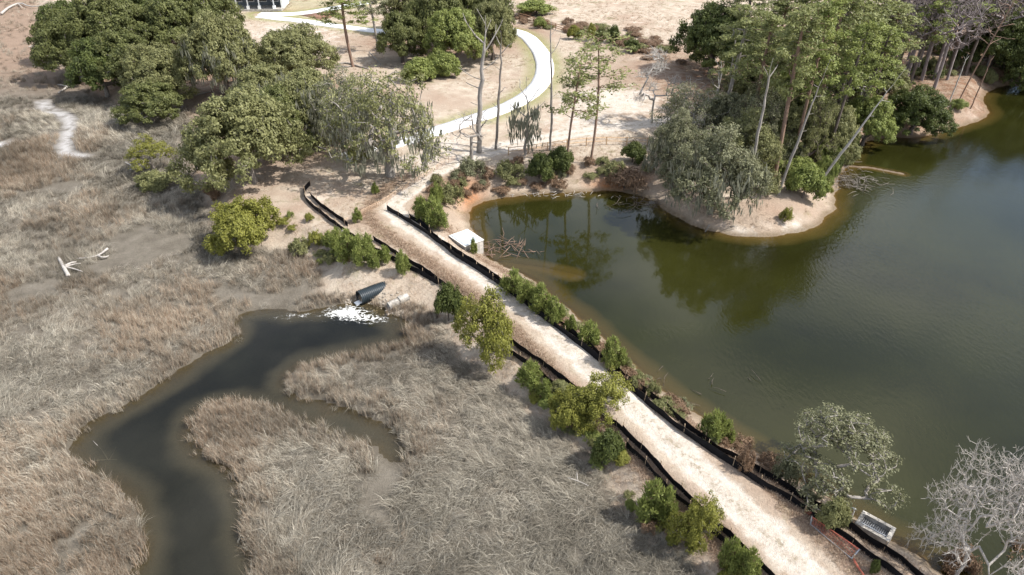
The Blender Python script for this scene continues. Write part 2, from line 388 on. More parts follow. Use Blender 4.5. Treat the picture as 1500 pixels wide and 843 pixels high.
class MB:
    def __init__(s): s.V = []; s.F = []; s.n = 0
    def add(s, v, f):
        v = np.asarray(v, float); s.V.append(v); s.F += [[i + s.n for i in q] for q in f]; s.n += len(v)
    def box(s, c, d, M=None):
        x, y, z = d[0] / 2, d[1] / 2, d[2] / 2
        v = np.array([(-x, -y, -z), (x, -y, -z), (x, y, -z), (-x, y, -z), (-x, -y, z), (x, -y, z), (x, y, z), (-x, y, z)])
        if M is not None: v = v @ np.array(M).T
        s.add(v + np.array(c), [(0, 3, 2, 1), (4, 5, 6, 7), (0, 1, 5, 4), (1, 2, 6, 5), (2, 3, 7, 6), (3, 0, 4, 7)])
    def tube(s, pts, rad, n=6, cap=True):
        pts = [np.array(p, float) for p in pts]; rings = []
        if isinstance(rad, (int, float)): rad = [rad] * len(pts)
        for i, p in enumerate(pts):
            t = pts[min(i + 1, len(pts) - 1)] - pts[max(i - 1, 0)]; t /= (np.linalg.norm(t) + 1e-9)
            a = np.cross(t, (0, 0, 1) if abs(t[2]) < .9 else (1, 0, 0)); a /= np.linalg.norm(a); b = np.cross(t, a)
            rings += [p + rad[i] * (math.cos(k * 2 * math.pi / n) * a + math.sin(k * 2 * math.pi / n) * b) for k in range(n)]
        f = [(i * n + k, i * n + (k + 1) % n, (i + 1) * n + (k + 1) % n, (i + 1) * n + k) for i in range(len(pts) - 1) for k in range(n)]
        if cap: f += [tuple(range(n))[::-1], tuple((len(pts) - 1) * n + k for k in range(n))]
        s.add(rings, f)
    def build(s, name, m, parent=None, smooth_=False, loc=None):
        me = bpy.data.meshes.new(name); me.from_pydata([tuple(v) for v in np.concatenate(s.V)], [], s.F); me.update()
        if smooth_: me.polygons.foreach_set('use_smooth', np.ones(len(me.polygons), bool))
        me.materials.append(m)
        return link(name, me, parent, loc)
def rotz(a): c, s_ = math.cos(a), math.sin(a); return np.array([[c, -s_, 0], [s_, c, 0], [0, 0, 1]])

# ------------------------------------------------------------------ the land: one height field, split where one surface meets another
def axis(parts):
    out = []
    for a, b, st in parts: out += list(np.arange(a, b - st * .5, st))
    return out
xp = axis([(0, 56, .42), (56, 140, .85), (140, 240, 4), (240, 600, 20)]) + [600, 900, 1500]
xs = np.array([-v for v in xp[:0:-1]] + xp)
ys = np.array(axis([(-200, -20, 20), (-20, 16, 3), (16, 92, .38), (92, 205, .75), (205, 300, 5), (300, 700, 40)]) + [700, 1000, 1800])
GX, GY = np.meshgrid(xs, ys); fx, fy = GX.ravel(), GY.ravel()
ZN = zones(fx, fy); dp, dc, dm = ZN
fz = height(fx, fy, ZN)
d_road = seg_dist(fx, fy, ROAD, False); d_path = np.minimum(seg_dist(fx, fy, PATHC, False), seg_dist(fx, fy, PATHB, False))
d_oak = seg_dist(fx, fy, P2([(130, 110), (250, 90), (340, 110), (420, 150), (400, 200)], 1.8), False)
d_for = seg_dist(fx, fy, P2([(1060, 120), (1160, 130), (1240, 140), (1330, 110), (1420, 120), (1480, 60)], 1.8), False)
d_grv = seg_dist(fx, fy, P2([(590, 60), (660, 65), (720, 50)], 1.8), False)
causeway = sst((78 - fy) / 6)
sand = 1.05 - d_road / np.where(fy < 82, 2.05, 3.6)
for (u, v, r) in [(620, 240, 7), (660, 215, 6), (900, 150, 14), (860, 185, 10), (345, 310, 3.5), (555, 440, 2.2), (1180, 325, 4), (1100, 330, 3), (440, 350, 2.5), (425, 48, 14), (450, 60, 10)]:
    q = G(u, v, 1.6); sand = np.maximum(sand, .78 - .62 * np.hypot(fx - q[0], fy - q[1]) / r)
wet = np.where(dm > -1, sst(1 - dp / .9), 0) * (fz < .55); wet = np.maximum(wet, sst(1 - dc / .8) * (dm < 3))
gl_ = G(455, 6, 1.9); q = G(905, 272, .3); rust = sst(1 - np.hypot((fx - q[0]) / 5.5, (fy - q[1]) / 1.6))
rust = np.maximum(rust, .55 * sst(1 - np.hypot((fx - G(690, 300)[0]) / 3, (fy - G(690, 300)[1]) / 6)))
fz = np.where((d_road < 2) & (dp > 2) & (dm > 2), fz - .05 * np.exp(-((d_road - .85) / .28) ** 2) + .03 * np.exp(-(d_road / .3) ** 2), fz)
att = dict(rut=np.exp(-((d_road - .85) / .38) ** 2), weed=np.clip(np.exp(-(d_road / .5) ** 2) + np.exp(-((d_road - 1.9) / .6) ** 2), 0, 1), sand=np.clip(sand, 0, 1), marsh=sst(.5 - dm / 2.0), wet=wet, rust=rust,
           green=np.where(d_path < 1.6, 0, sst(1 - (d_path - 1.6) / 3.2)) * (fy > 95) + .5 * sst(1.2 - np.hypot((fx - gl_[0]) / 16, (fy - gl_[1]) / 22)),
           litter=np.clip(np.maximum.reduce([sst(1.2 - d_oak / 16), sst(1.25 - d_for / 26), sst(1.2 - d_grv / 14), sst(1 - np.abs(dp - 3) / 4) * .45, sst(1.25 - np.abs(d_road - 2.7 + (fbm(fx * .8, fy * .8, 23) - .5) * 1.2) / 1.0) * .75 * (fy < 80)]), 0, 1) * (sand < .5),
           redmud=sst((fy - 105) / 30), silt=np.maximum(sst(1 - seg_dist(fx, fy, RILL, False) / 1.7) * .8, sst(1 - seg_dist(fx, fy, RILL2, False) / 2.4)))  # silt mask: painted sky glint along the rill and the pool
nx, ny = len(xs), len(ys)
ii, jj = np.meshgrid(np.arange(nx - 1), np.arange(ny - 1)); base = (jj * nx + ii).ravel()
QUADS = np.stack([base, base + 1, base + nx + 1, base + nx], 1)
qm = lambda a: a[QUADS].mean(1)
is_road = (qm(d_road) < np.where(qm(fy) < 82, 2.25, 2.6)) & (qm(dp) > 0) & (qm(dm) > 0)
is_marsh = (qm(dm) < 0) & ~is_road
def sub(name, mask, z=None, material=M_LAND, attrs=att):
    q = QUADS[mask]; u, inv = np.unique(q, return_inverse=True)
    zz = (fz if z is None else z)[u]
    me = mesh_np(name, np.stack([fx[u], fy[u], zz], 1), inv.reshape(-1, 4), material, True)
    for k, v in attrs.items(): fattr(me, k, v[u])
    o = link(name, me); o['kind'] = 'structure'; return o
sub('ground', ~is_road & ~is_marsh); sub('marsh', is_marsh); sub('dirt_road', is_road)
flat = np.zeros_like(fz); dep = dict(depth=np.maximum(0, -fz))
lowq = fz[QUADS].min(1) < .02
sub('pond', lowq & (qm(dp) < 1.2), flat, M_POND, dep)
sub('creek', lowq & (qm(dc) < 1.2) & (qm(dp) > 3), flat, M_CREEK, dep)

_FZ = fz.reshape(len(ys), len(xs))
def HZ(x, y):
    i = min(max(int(np.searchsorted(xs, x)) - 1, 0), len(xs) - 2); j = min(max(int(np.searchsorted(ys, y)) - 1, 0), len(ys) - 2)
    a, b = (x - xs[i]) / (xs[i + 1] - xs[i]), (y - ys[j]) / (ys[j + 1] - ys[j])
    return float((_FZ[j, i] * (1 - a) + _FZ[j, i + 1] * a) * (1 - b) + (_FZ[j + 1, i] * (1 - a) + _FZ[j + 1, i + 1] * a) * b)
def ribbon(name, line, width, lift, material, thick=.12):
    line = np.array(line); n = len(line); V = []
    t = np.gradient(line, axis=0); t /= np.linalg.norm(t, axis=1)[:, None]; nrm = np.stack([-t[:, 1], t[:, 0]], 1)
    k = 5
    for i in range(n):
        zc = HZ(*line[i])
        for s_ in np.linspace(-.5, .5, k):
            p = line[i] + nrm[i] * s_ * width; V.append((p[0], p[1], max(zc, HZ(p[0], p[1])) + lift))
    m0 = len(V)
    for i in range(n):
        for e in (0, k - 1): v = V[i * k + e]; V.append((v[0], v[1], v[2] - lift - thick))
    F = [(i * k + j + 1, i * k + j, (i + 1) * k + j, (i + 1) * k + j + 1) for i in range(n - 1) for j in range(k - 1)]
    F += [(i * k, m0 + 2 * i, m0 + 2 * i + 2, (i + 1) * k) for i in range(n - 1)] + [(m0 + 2 * i + 1, i * k + k - 1, (i + 1) * k + k - 1, m0 + 2 * i + 3) for i in range(n - 1)]
    o = link(name, mesh_np(name, V, np.array(F), material)); o['kind'] = 'structure'; return o
def resample(line, step):
    line = np.array(line); d = np.r_[0, np.cumsum(np.linalg.norm(np.diff(line, axis=0), axis=1))]
    s_ = np.linspace(0, d[-1], max(2, int(d[-1] / step) + 1))
    return np.stack([np.interp(s_, d, line[:, k]) for k in range(line.shape[1])], 1)
ribbon('concrete_path', resample(PATHC, 1.2), 3.2, .07, M_PATH)
ribbon('concrete_walk', resample(PATHB, 1.5), 3.4, .09, M_PATH)

# ------------------------------------------------------------------ trees
def tree_skeleton(trunk, targets, seed, seg=.6, jit=.12, up=.25, order=None):
    """trunk: list of points; each target grows a limb from the best node already there"""
    r_ = np.random.default_rng(seed)
    T = np.array(targets); n = len(trunk); B = np.zeros((n + len(T) * 40, 3)); B[:n] = trunk
    par = [-1] + list(range(n - 1)); tips = []; c = B[n - 1].copy()
    for t in T[np.argsort(np.linalg.norm(T - c, axis=1))]:
        A = B[:n]; d = A - t; dist = np.sqrt((d * d).sum(1))
        cost = dist + up * np.maximum(0, A[:, 2] - t[2]) * 2.0; cost[0] += 3
        k = int(np.argmin(cost)); a = B[k].copy(); m = min(36, max(1, int(dist[k] / seg))); p = k
        for i in range(1, m + 1):
            f = i / m; q = a + (t - a) * f
            if i < m: q = q + r_.normal(0, jit * dist[k] ** .5, 3) * (1 - abs(2 * f - 1)) + np.array([0, 0, .10 * dist[k] * f * (1 - f)])
            B[n] = q; par.append(p); p = n; n += 1
        tips.append(p)
    return B[:n].copy(), np.array(par), tips
def limbs_mesh(name, N, par, tips, r_tip, r_base, flare=1.35, sides=5, expo=.47):
    w_ = np.zeros(len(N))
    for t in tips: w_[t] += 1
    for i in range(len(N) - 1, 0, -1): w_[par[i]] += max(w_[i], .5) if w_[i] == 0 else w_[i]
    w_ = np.maximum(w_, .6); r = r_tip * w_ ** expo
    r = np.minimum(r * (r_base / r.max()) ** (np.log(r / r_tip + 1e-6).clip(0) / max(1e-6, np.log(r.max() / r_tip))), r_base)
    r[0] *= flare
    pi = np.asarray(par)[1:]; a, b = N[pi], N[1:]; rb, rp = r[1:], r[pi]
    t = b - a; l = np.linalg.norm(t, axis=1); ok = l > 1e-4; a, b, rb, rp, t, pi = a[ok], b[ok], rb[ok], rp[ok], t[ok] / l[ok][:, None], pi[ok]
    ref = np.where((np.abs(t[:, 2]) < .95)[:, None], np.array([0, 0, 1.0]), np.array([1.0, 0, 0]))
    u = np.cross(t, ref); u /= np.linalg.norm(u, axis=1)[:, None]; v = np.cross(t, u)
    ra = np.where(pi > 0, np.minimum(rp, rb * 1.5), r[0])
    ang = np.arange(sides) * 2 * math.pi / sides
    ring = np.cos(ang)[None, :, None] * u[:, None, :] + np.sin(ang)[None, :, None] * v[:, None, :]
    V = np.stack([a[:, None] + ra[:, None, None] * ring, (b + t * rb[:, None] * .3)[:, None] + rb[:, None, None] * ring], 1).reshape(-1, 3)
    kk = np.arange(sides); k2 = (kk + 1) % sides
    F = (np.arange(len(a)) * 2 * sides)[:, None, None] + np.stack([kk, k2, sides + k2, sides + kk], 1)[None]
    return mesh_np(name, V, F.reshape(-1, 4), None, True)
def leaf_mesh(name, C, per, rc, size, seed, flat_=.7, centre=None, aspect=1.7, droop=0.0, needle=False):
    """many small two-sided leaf sprays spread round the clump centres C"""
    r_ = np.random.default_rng(seed); C = np.asarray(C); n = len(C) * per
    rad = np.repeat(rc * r_.uniform(.7, 1.3, len(C)), per)[:, None]; cc = np.repeat(C, per, 0)
    d = r_.normal(0, 1, (n, 3)); d /= np.linalg.norm(d, axis=1)[:, None]
    off = d * (r_.uniform(0, 1, (n, 1)) ** .45) * rad * np.array([1, 1, flat_])
    P = cc + off
    cen = np.array(centre if centre is not None else C.mean(0) - np.array([0, 0, 1.0]))
    out = P - cen; out /= np.linalg.norm(out, axis=1)[:, None] + 1e-6
    nr = out * .5 + off / (rad + 1e-6) * .7 + np.array([0, 0, .35]) + r_.normal(0, .55, (n, 3)); nr /= np.linalg.norm(nr, axis=1)[:, None]
    a = np.cross(nr, r_.normal(0, 1, (n, 3))); a /= np.linalg.norm(a, axis=1)[:, None] + 1e-6
    if needle: a = d * .8 + np.array([0, 0, .55]) + r_.normal(0, .25, (n, 3)); a /= np.linalg.norm(a, axis=1)[:, None]
    if droop: a = a * (1 - droop) + np.array([0, 0, -1.0]) * droop; a /= np.linalg.norm(a, axis=1)[:, None]
    b = np.cross(nr, a); b /= np.linalg.norm(b, axis=1)[:, None] + 1e-6
    s_ = (size * r_.uniform(.6, 1.4, (n, 1)))
    L1, W1 = a * s_ * aspect * .5, b * s_ * .5
    sk = r_.uniform(-.35, .35, (n, 1))
    V = np.stack([P - L1, P + W1 + L1 * sk, P + L1, P - W1 - L1 * sk * .6], 1).reshape(-1, 3)
    F = np.arange(n * 4).reshape(-1, 4)
    me = mesh_np(name, V, F)
    clump = np.repeat(r_.uniform(0, 1, len(C)), per)
    fattr(me, 'tint', np.repeat(np.clip(.55 * clump + .45 * r_.uniform(0, 1, n), 0, 1), 4))
    return me

def lobed_points(lobes, n, seed, zmin=-.35, shell=(.72, 1.0)):
    r_ = np.random.default_rng(seed); out = []
    w_ = np.array([l[3] ** 2 for l in lobes]); cnt = np.maximum(4, (n * w_ / w_.sum()).astype(int))
    for (x, y, z, r, fl), k in zip(lobes, cnt):
        d = r_.normal(0, 1, (k * 3, 3)); d /= np.linalg.norm(d, axis=1)[:, None]; d = d[d[:, 2] > zmin][:k]
        out.append(np.array([x, y, z]) + d * r * r_.uniform(*shell, (len(d), 1)) * np.array([1, 1, fl]))
    return np.concatenate(out)
PROTO = {}
def oak(name, seed, spread, h, nlobe, nclump, per, rc, size, tr_h=.2, r_base=.34, gaps=0.0, zmin=-.7, lean=(0, 0), low=.50, lr=(.16, .47)):
    r_ = np.random.default_rng(seed); lobes = []
    for i in range(nlobe):
        a = i * 2.4 + r_.uniform(-.4, .4); q = math.sqrt((i + .4) / nlobe); rr = spread * .72 * q
        lobes.append((rr * math.cos(a) + lean[0], rr * math.sin(a) + lean[1], h * (.78 - low * q ** 2 + r_.uniform(-.08, .06)), spread * r_.uniform(*lr), .78))
    C = lobed_points(lobes, nclump, seed, zmin); C = C[C[:, 2] > h * .07]
    if gaps: C = C[fbm(C[:, 0] * .6 + seed, C[:, 1] * .55 + C[:, 2] * .4, seed) > gaps]
    tr = [(0, 0, -.3), (.05, .04, h * tr_h * .5), (r_.uniform(-.3, .3) + lean[0] * .2, r_.uniform(-.3, .3) + lean[1] * .2, h * tr_h)]
    N, par, tips = tree_skeleton(tr, C, seed)
    PROTO[name] = (limbs_mesh(name + '_limbs', N, par, tips, .022, r_base), leaf_mesh(name + '_leaves', C, per, rc, size, seed, centre=(0, 0, h * .45)), spread * 2.0, h)
def pine(name, seed, h, cr_r, cr_from, nbr, per, r_base=.26, bend=.4):
    r_ = np.random.default_rng(seed); K = 14
    tr = [(bend * math.sin(i / K * 2.2 + seed), bend * .6 * math.sin(i / K * 3 + 2 * seed), -.3 + (h * .96 + .3) * i / K) for i in range(K + 1)]
    C = []
    for i in range(nbr):
        f = (i + .5) / nbr; z = h * (cr_from + (1 - cr_from) * f); a = i * 2.4 + r_.uniform(-.6, .6)
        L_ = cr_r * (1.0 - .62 * f ** 1.6) * r_.uniform(.55, 1.15)
        j = min(K, int(z / h * K)); bx, by = tr[j][0], tr[j][1]
        for s_ in np.linspace(.45, 1, 4): C.append((bx + L_ * s_ * math.cos(a) + r_.normal(0, .35), by + L_ * s_ * math.sin(a) + r_.normal(0, .35), z + L_ * s_ * .22 + r_.normal(0, .2)))
    C = np.array(C)
    N, par, tips = tree_skeleton(tr, C, seed, .8, .06, .6)
    PROTO[name] = (limbs_mesh(name + '_limbs', N, par, tips, .018, r_base * .8, 1.25, 6), leaf_mesh(name + '_leaves', C, int(per * 1.15), .66, .145, seed, .6, centre=(0, 0, h * .6), aspect=2.3), cr_r * 2, h)
def young_pine(name, seed, h, r0):
    r_ = np.random.default_rng(seed); C = []
    for (ox, oy, hh, rr) in [(0, 0, 1, 1), (.55, .2, .72, .62), (-.4, .5, .62, .6), (-.1, -.6, .8, .6)]:
        for i in range(16):
            f = (i + .5) / 16; a = i * 2.4 + ox * 5; L_ = r0 * rr * (1 - .7 * f) * r_.uniform(.5, 1.15)
            for s_ in (.55, 1.0): C.append((ox * r0 + L_ * s_ * math.cos(a), oy * r0 + L_ * s_ * math.sin(a), h * hh * (.12 + .8 * f) + L_ * s_ * .4))
        C.append((ox * r0, oy * r0, h * hh))
    C = np.array(C)
    N, par, tips = tree_skeleton([(0, 0, -.1), (0, 0, h * .3), (.02, 0, h * .6), (0, .02, h * .92)], C, seed, .4, .04, .5)
    PROTO[name] = (limbs_mesh(name + '_limbs', N, par, tips, .008, .045), leaf_mesh(name + '_leaves', C, 26, .22, .06, seed, .95, centre=(0, 0, h * .4), aspect=4.2, needle=True), r0 * 2, h)
def shrub(name, seed, spread, h, nclump, per, rc, size, gaps=0, aspect=1.7):
    r_ = np.random.default_rng(seed); lobes = []
    for i in range(10):
        a = i * 2.4 + r_.uniform(-.4, .4); q = math.sqrt(i / 10); lobes.append((spread * .66 * q * math.cos(a), spread * .66 * q * math.sin(a), h * (.62 - .3 * q + r_.uniform(-.1, .1)), spread * r_.uniform(.22, .46), h / spread * .72))
    C = lobed_points(lobes, nclump, seed, -.75, (.55, 1.0)); C = C[C[:, 2] > .12]
    if gaps: C = C[fbm(C[:, 0] * 1.1 + seed, C[:, 1] * 1.1 + C[:, 2], seed) > gaps]
    N, par, tips = tree_skeleton([(0, 0, -.15), (.03, 0, h * .15)], C, seed, .35, .08, .2)
    PROTO[name] = (limbs_mesh(name + '_limbs', N, par, tips, .009, .07), leaf_mesh(name + '_leaves', C, per, rc, size, seed, .85, centre=(0, 0, h * .3), aspect=aspect), spread * 2, h)
def bare(name, seed, spread, h, n, tr_h=.35, r_base=.25, tip=.014, zlo=.35, trunk=None, twigs=2, seg=.5, jit=.13, tl=1.0, lobes=0):
    r_ = np.random.default_rng(seed)
    d = r_.normal(0, 1, (n, 3)); d /= np.linalg.norm(d, axis=1)[:, None]
    C = d * r_.uniform(.35, 1, (n, 1)) ** .6 * np.array([spread, spread, h * (1 - zlo) / 2]) + np.array([0, 0, h * (1 + zlo) / 2])
    if lobes:
        lb = []
        for i in range(lobes):
            a = i * 2.4 + r_.uniform(-.5, .5); q = math.sqrt((i + .3) / lobes); lb.append((spread * .78 * q * math.cos(a), spread * .78 * q * math.sin(a), h * (.84 - .45 * q ** 1.5 + r_.uniform(-.12, .08)), spread * r_.uniform(.20, .34), .8))
        C = lobed_points(lb, n, seed, -.6, (.25, 1.05))
    tr = trunk or [(0, 0, -.3), (.1, .05, h * tr_h * .5), (.0, .1, h * tr_h)]
    N, par, tips = tree_skeleton(tr, C, seed, seg, jit, .45)
    # fine twigs at every tip
    Nn, pp, tt = list(N), list(par), list(tips)
    for t in tips:
        for k in range(twigs):
            dd = r_.normal(0, 1, 3) * .5 + (N[t] - N[par[t]]) / (np.linalg.norm(N[t] - N[par[t]]) + 1e-6); dd /= np.linalg.norm(dd)
            Nn.append(N[t] + dd * r_.uniform(.3, .75) * tl); pp.append(t); tt.append(len(Nn) - 1)
    PROTO[name] = (limbs_mesh(name + '_limbs', np.array(Nn), np.array(pp), tt, tip, r_base, 1.3, 4), None, spread * 2, h)
def snag(name, seed, h, limbs, r_base=.3, bend=.5):
    """a dead standing trunk with a few broken limbs: (height fraction, azimuth, length, rise)"""
    r_ = np.random.default_rng(seed); K = 16; N, par, tips = [], [], []
    for i in range(K + 1):
        f = i / K; N.append((bend * math.sin(f * 2.6 + seed) - bend * math.sin(seed) + r_.normal(0, .05), bend * .6 * math.sin(f * 4 + seed), -.3 + (h + .3) * f)); par.append(i - 1)
    tips.append(K)
    for f, az, l, rise in limbs:
        k = int(f * K); p = k; a0 = np.array(N[k]); m = max(2, int(l / .5)); az_ = az
        d = np.array([math.cos(az), math.sin(az), rise])
        for i in range(1, m + 1):
            d = d + np.array([r_.normal(0, .22), r_.normal(0, .22), .12]); q = np.array(N[p]) + d / np.linalg.norm(d) * l / m
            N.append(q); par.append(p); p = len(N) - 1
            if i > 1 and r_.random() < .5:
                e = d / np.linalg.norm(d) + r_.normal(0, .6, 3); N.append(q + e * l * .16); par.append(p); tips.append(len(N) - 1)
        tips.append(p)
    PROTO[name] = (limbs_mesh(name + '_limbs', np.array([np.array(n_) for n_ in N]), np.array(par), tips, .024, r_base * .72, 1.35, 7), None, 0, h)

oak('oak_a', 1, 5.6, 8.2, 20, 560, 84, .62, .15, gaps=.30)
oak('oak_b', 2, 5.0, 7.6, 17, 500, 84, .60, .15, gaps=.32)
oak('oak_c', 3, 6.2, 9.0, 23, 640, 80, .64, .155, gaps=.30)
oak('thin_a', 4, 6.4, 9.6, 16, 520, 30, .62, .13, .26, .42, .40)
oak('thin_b', 5, 3.4, 5.4, 9, 300, 30, .36, .085, .22, .14, .30, lr=(.2, .36))
oak('thin_c', 6, 3.8, 6.0, 13, 600, 26, .32, .08, .2, .13, .33, lean=(1.0, 2.2), lr=(.17, .36))
oak('mossy', 8, 5.6, 9.5, 16, 560, 56, .60, .13, .2, .3, .36, -.9)
pine('pine_a', 21, 18, 3.6, .50, 30, 40)
pine('pine_b', 22, 20, 4.1, .50, 34, 40)
pine('pine_c', 23, 17, 2.9, .45, 17, 22, .12, .6)
for i in range(3): young_pine('young_pine_%d' % i, 31 + i, 1.9, .85 + .1 * i)
shrub('shrub_a', 41, 1.6, 2.2, 170, 70, .30, .085)
shrub('shrub_b', 42, 1.8, 2.6, 190, 70, .32, .09)
shrub('bigbush', 45, 4.2, 4.6, 460, 80, .44, .11, .34)
shrub('openbush', 46, 3.0, 4.8, 420, 46, .36, .085, .40)
shrub('shrub_c', 43, 1.5, 1.6, 150, 36, .26, .075, .35)
shrub('brush', 44, 1.4, 1.3, 110, 22, .30, .06, .2, 4.5)
bare('bare_a', 51, 3.2, 8.5, 260, .3, .14, .010, .3, None, 3, .5, .15, 1.0, 8)
bare('bare_b', 52, 3.6, 12, 170, .45, .22)
bare('bleached', 53, 4.6, 7.2, 1700, .16, .12, .0055, .08, None, 3, .4, .24, .42, 17)
bare('bleached_b', 57, 4.2, 6.6, 1600, .14, .12, .0055, .08, None, 3, .4, .24, .42, 16)
bare('mid_bare', 54, 2.0, 7.0, 60, .5, .16)
snag('snag_a', 61, 14, [(.62, 3.0, 2.6, .1), (.66, .2, 1.8, .5), (.75, .3, 3.6, .7), (.84, 3.3, 3.2, .6), (.93, 1.0, 1.6, 1.0), (.95, 2.4, 1.8, 1.2), (.42, 2.9, 1.0, .3), (.36, 0.1, .8, .2), (.52, 3.2, 1.3, .3)], .34)
snag('snag_b', 62, 12, [(.55, .3, .9, .5), (.42, 3.0, .8, .4), (.7, 3.3, .9, .8), (.85, .2, 1.2, 1.2), (.92, 2.6, 1.0, 1.4)], .2, .35)
snag('snag_c', 63, 7.5, [(.5, .2, 2.2, .5), (.55, 3.0, 2.0, .6), (.7, .5, 1.6, .6), (.75, 2.7, 1.7, .5), (.4, 3.4, 1.4, .3)], .2, .3)
snag('snag_d', 64, 16, [(.70, 3.1, 1.6, .9), (.80, .2, 1.8, .9), (.86, 2.8, 1.5, 1.6), (.9, .6, 1.3, 1.6), (.45, .2, .9, .3), (.55, 3.2, 1.0, .4)], .22, .3)
snag('snag_e', 65, 15, [(.88, .3, 1.3, .6), (.92, 2.8, 1.4, .8), (.6, .2, .7, .2), (.7, 3.0, .6, .2)], .24, .25)
snag('lean', 66, 17, [(.55, .3, .8, .1), (.65, .0, .7, .2), (.75, .3, 1.2, .0), (.85, 3.0, .8, .1), (.4, .2, .5, .1)], .26, .45)
# hanging moss strands, one curtain mesh per prototype
def moss_mesh(name, seed, spread, h, n):
    r_ = np.random.default_rng(seed); a = r_.uniform(0, 6.28, n); q = np.sqrt(r_.uniform(0.1, 1, n)) * spread
    C = np.stack([q * np.cos(a), q * np.sin(a), h * r_.uniform(.25, .8, n) * (1 - .25 * q / spread)], 1)
    return leaf_mesh(name, C, 9, .42, .13, seed, 1.2, aspect=5.5, droop=.8)
MOSS = {'big': moss_mesh('moss_big', 71, 5.2, 9, 260), 'small': moss_mesh('moss_small', 72, 1.6, 7, 60)}

def setmat(o, m):
    if len(o.data.materials) == 0: o.data.materials.append(None)
    o.material_slots[0].link = 'OBJECT'; o.material_slots[0].material = m
def plant(proto, name, u, v, top, wpx, leaf, bark, label, cat, group=None, rz=None, tilt=None, moss=None, z0=1.8, hm=None):
    p = at(u, v, z0)
    hm = hm or height_to(p, top)
    pr = PROTO[proto]; s_ = wpx * mpp(p + np.array([0, 0, hm * .6])) / pr[2] if wpx and pr[2] > 0 else hm / pr[3]
    t = empty(name, p, random.uniform(0, 6.28) if rz is None else rz); sz = hm / pr[3]
    t.scale = (s_ * random.uniform(.9, 1.12), s_ * random.uniform(.9, 1.12), sz)
    if tilt:
        t.rotation_euler = (Matrix.Rotation(tilt[1], 4, Vector((-math.sin(tilt[0]), math.cos(tilt[0]), 0))) @ Matrix.Rotation(t.rotation_euler[2], 4, 'Z')).to_euler()
    tag(t, label, cat, group)
    o = link('trunk', pr[0], t); setmat(o, BARK[bark])
    if pr[1] is not None and leaf: o = link('crown', pr[1], t); setmat(o, LEAF[leaf])
    if moss: o = link('hanging_moss', MOSS[moss], t); setmat(o, LEAF['moss'])
    return t

LO = 'live oaks along the marsh edge'
def oaks(*rows):
    for r in rows: plant(r[0], 'live_oak', *r[1:8], 'tree', LO, **(r[8] if len(r) > 8 else {}))
oaks(
 ('oak_a', 122, 114, 4, 112, 'dark', 'oak', 'dark live oak leaning over bleached driftwood at the marsh edge'),
 ('oak_b', 158, 142, 50, 92, 'deep', 'oak', 'low dark oak nearest the forked driftwood branch at the marsh edge'),
 ('oak_c', 180, 98, -22, 140, 'dark', 'oak', 'tallest dark live oak in the top left grove'),
 ('oak_b', 262, 92, -15, 120, 'dark', 'oak', 'dark live oak behind the olive oak, between grove and house'),
 ('oak_a', 240, 150, 55, 112, 'olive', 'oak', 'olive green oak standing behind the rounded green thicket by the marsh'),
 ('oak_b', 226, 182, 118, 96, 'dark', 'oak', 'low rounded green oak thicket at the marsh edge with fallen branch beside it', {}),
 ('oak_c', 335, 138, 10, 130, 'olive', 'oak', 'moss hung olive oak in front of the house', dict(moss='big')),
 ('oak_a', 438, 128, 28, 125, 'olive', 'oak', 'broad olive oak right of the house, beside the tall pine'),
 ('oak_c', 372, 268, 118, 205, 'olive', 'oak', 'largest dense live oak behind the yellow bush'),
 ('oak_b', 455, 205, 95, 120, 'olive', 'grey', 'oak with pale bare limbs between two larger oaks', dict(moss='big')),
 ('thin_a', 572, 258, 92, 205, 'olive', 'grey', 'sparse pale oak with thick forked trunk above the sandy track', dict(moss='big')),
)
def many(kind, cat, group, rows):
    for r in rows: plant(r[0], kind, *r[1:8], cat, group, **(r[8] if len(r) > 8 else {}))
many('evergreen_tree', 'tree', 'evergreens inside the bend of the path', [
 ('oak_b', 590, 92, 12, 85, 'dark', 'dark', 'dark evergreen at the left end of the clump inside the path bend'),
 ('oak_a', 640, 78, -40, 105, 'dark', 'dark', 'tall dark evergreen in the middle of the clump inside the path bend'),
 ('oak_b', 668, 100, 5, 95, 'bright', 'dark', 'bright green tree at the front of the clump inside the path bend'),
 ('oak_a', 722, 88, -10, 80, 'olive', 'dark', 'olive tree at the right end of the clump beside the curved path'),
 ('oak_b', 600, 50, -40, 80, 'olive', 'dark', 'olive tree at the back of the clump near the house walk'),
 ('oak_c', 700, 60, -60, 110, 'dark', 'dark', 'tallest evergreen at the back of the clump inside the path bend'),
])
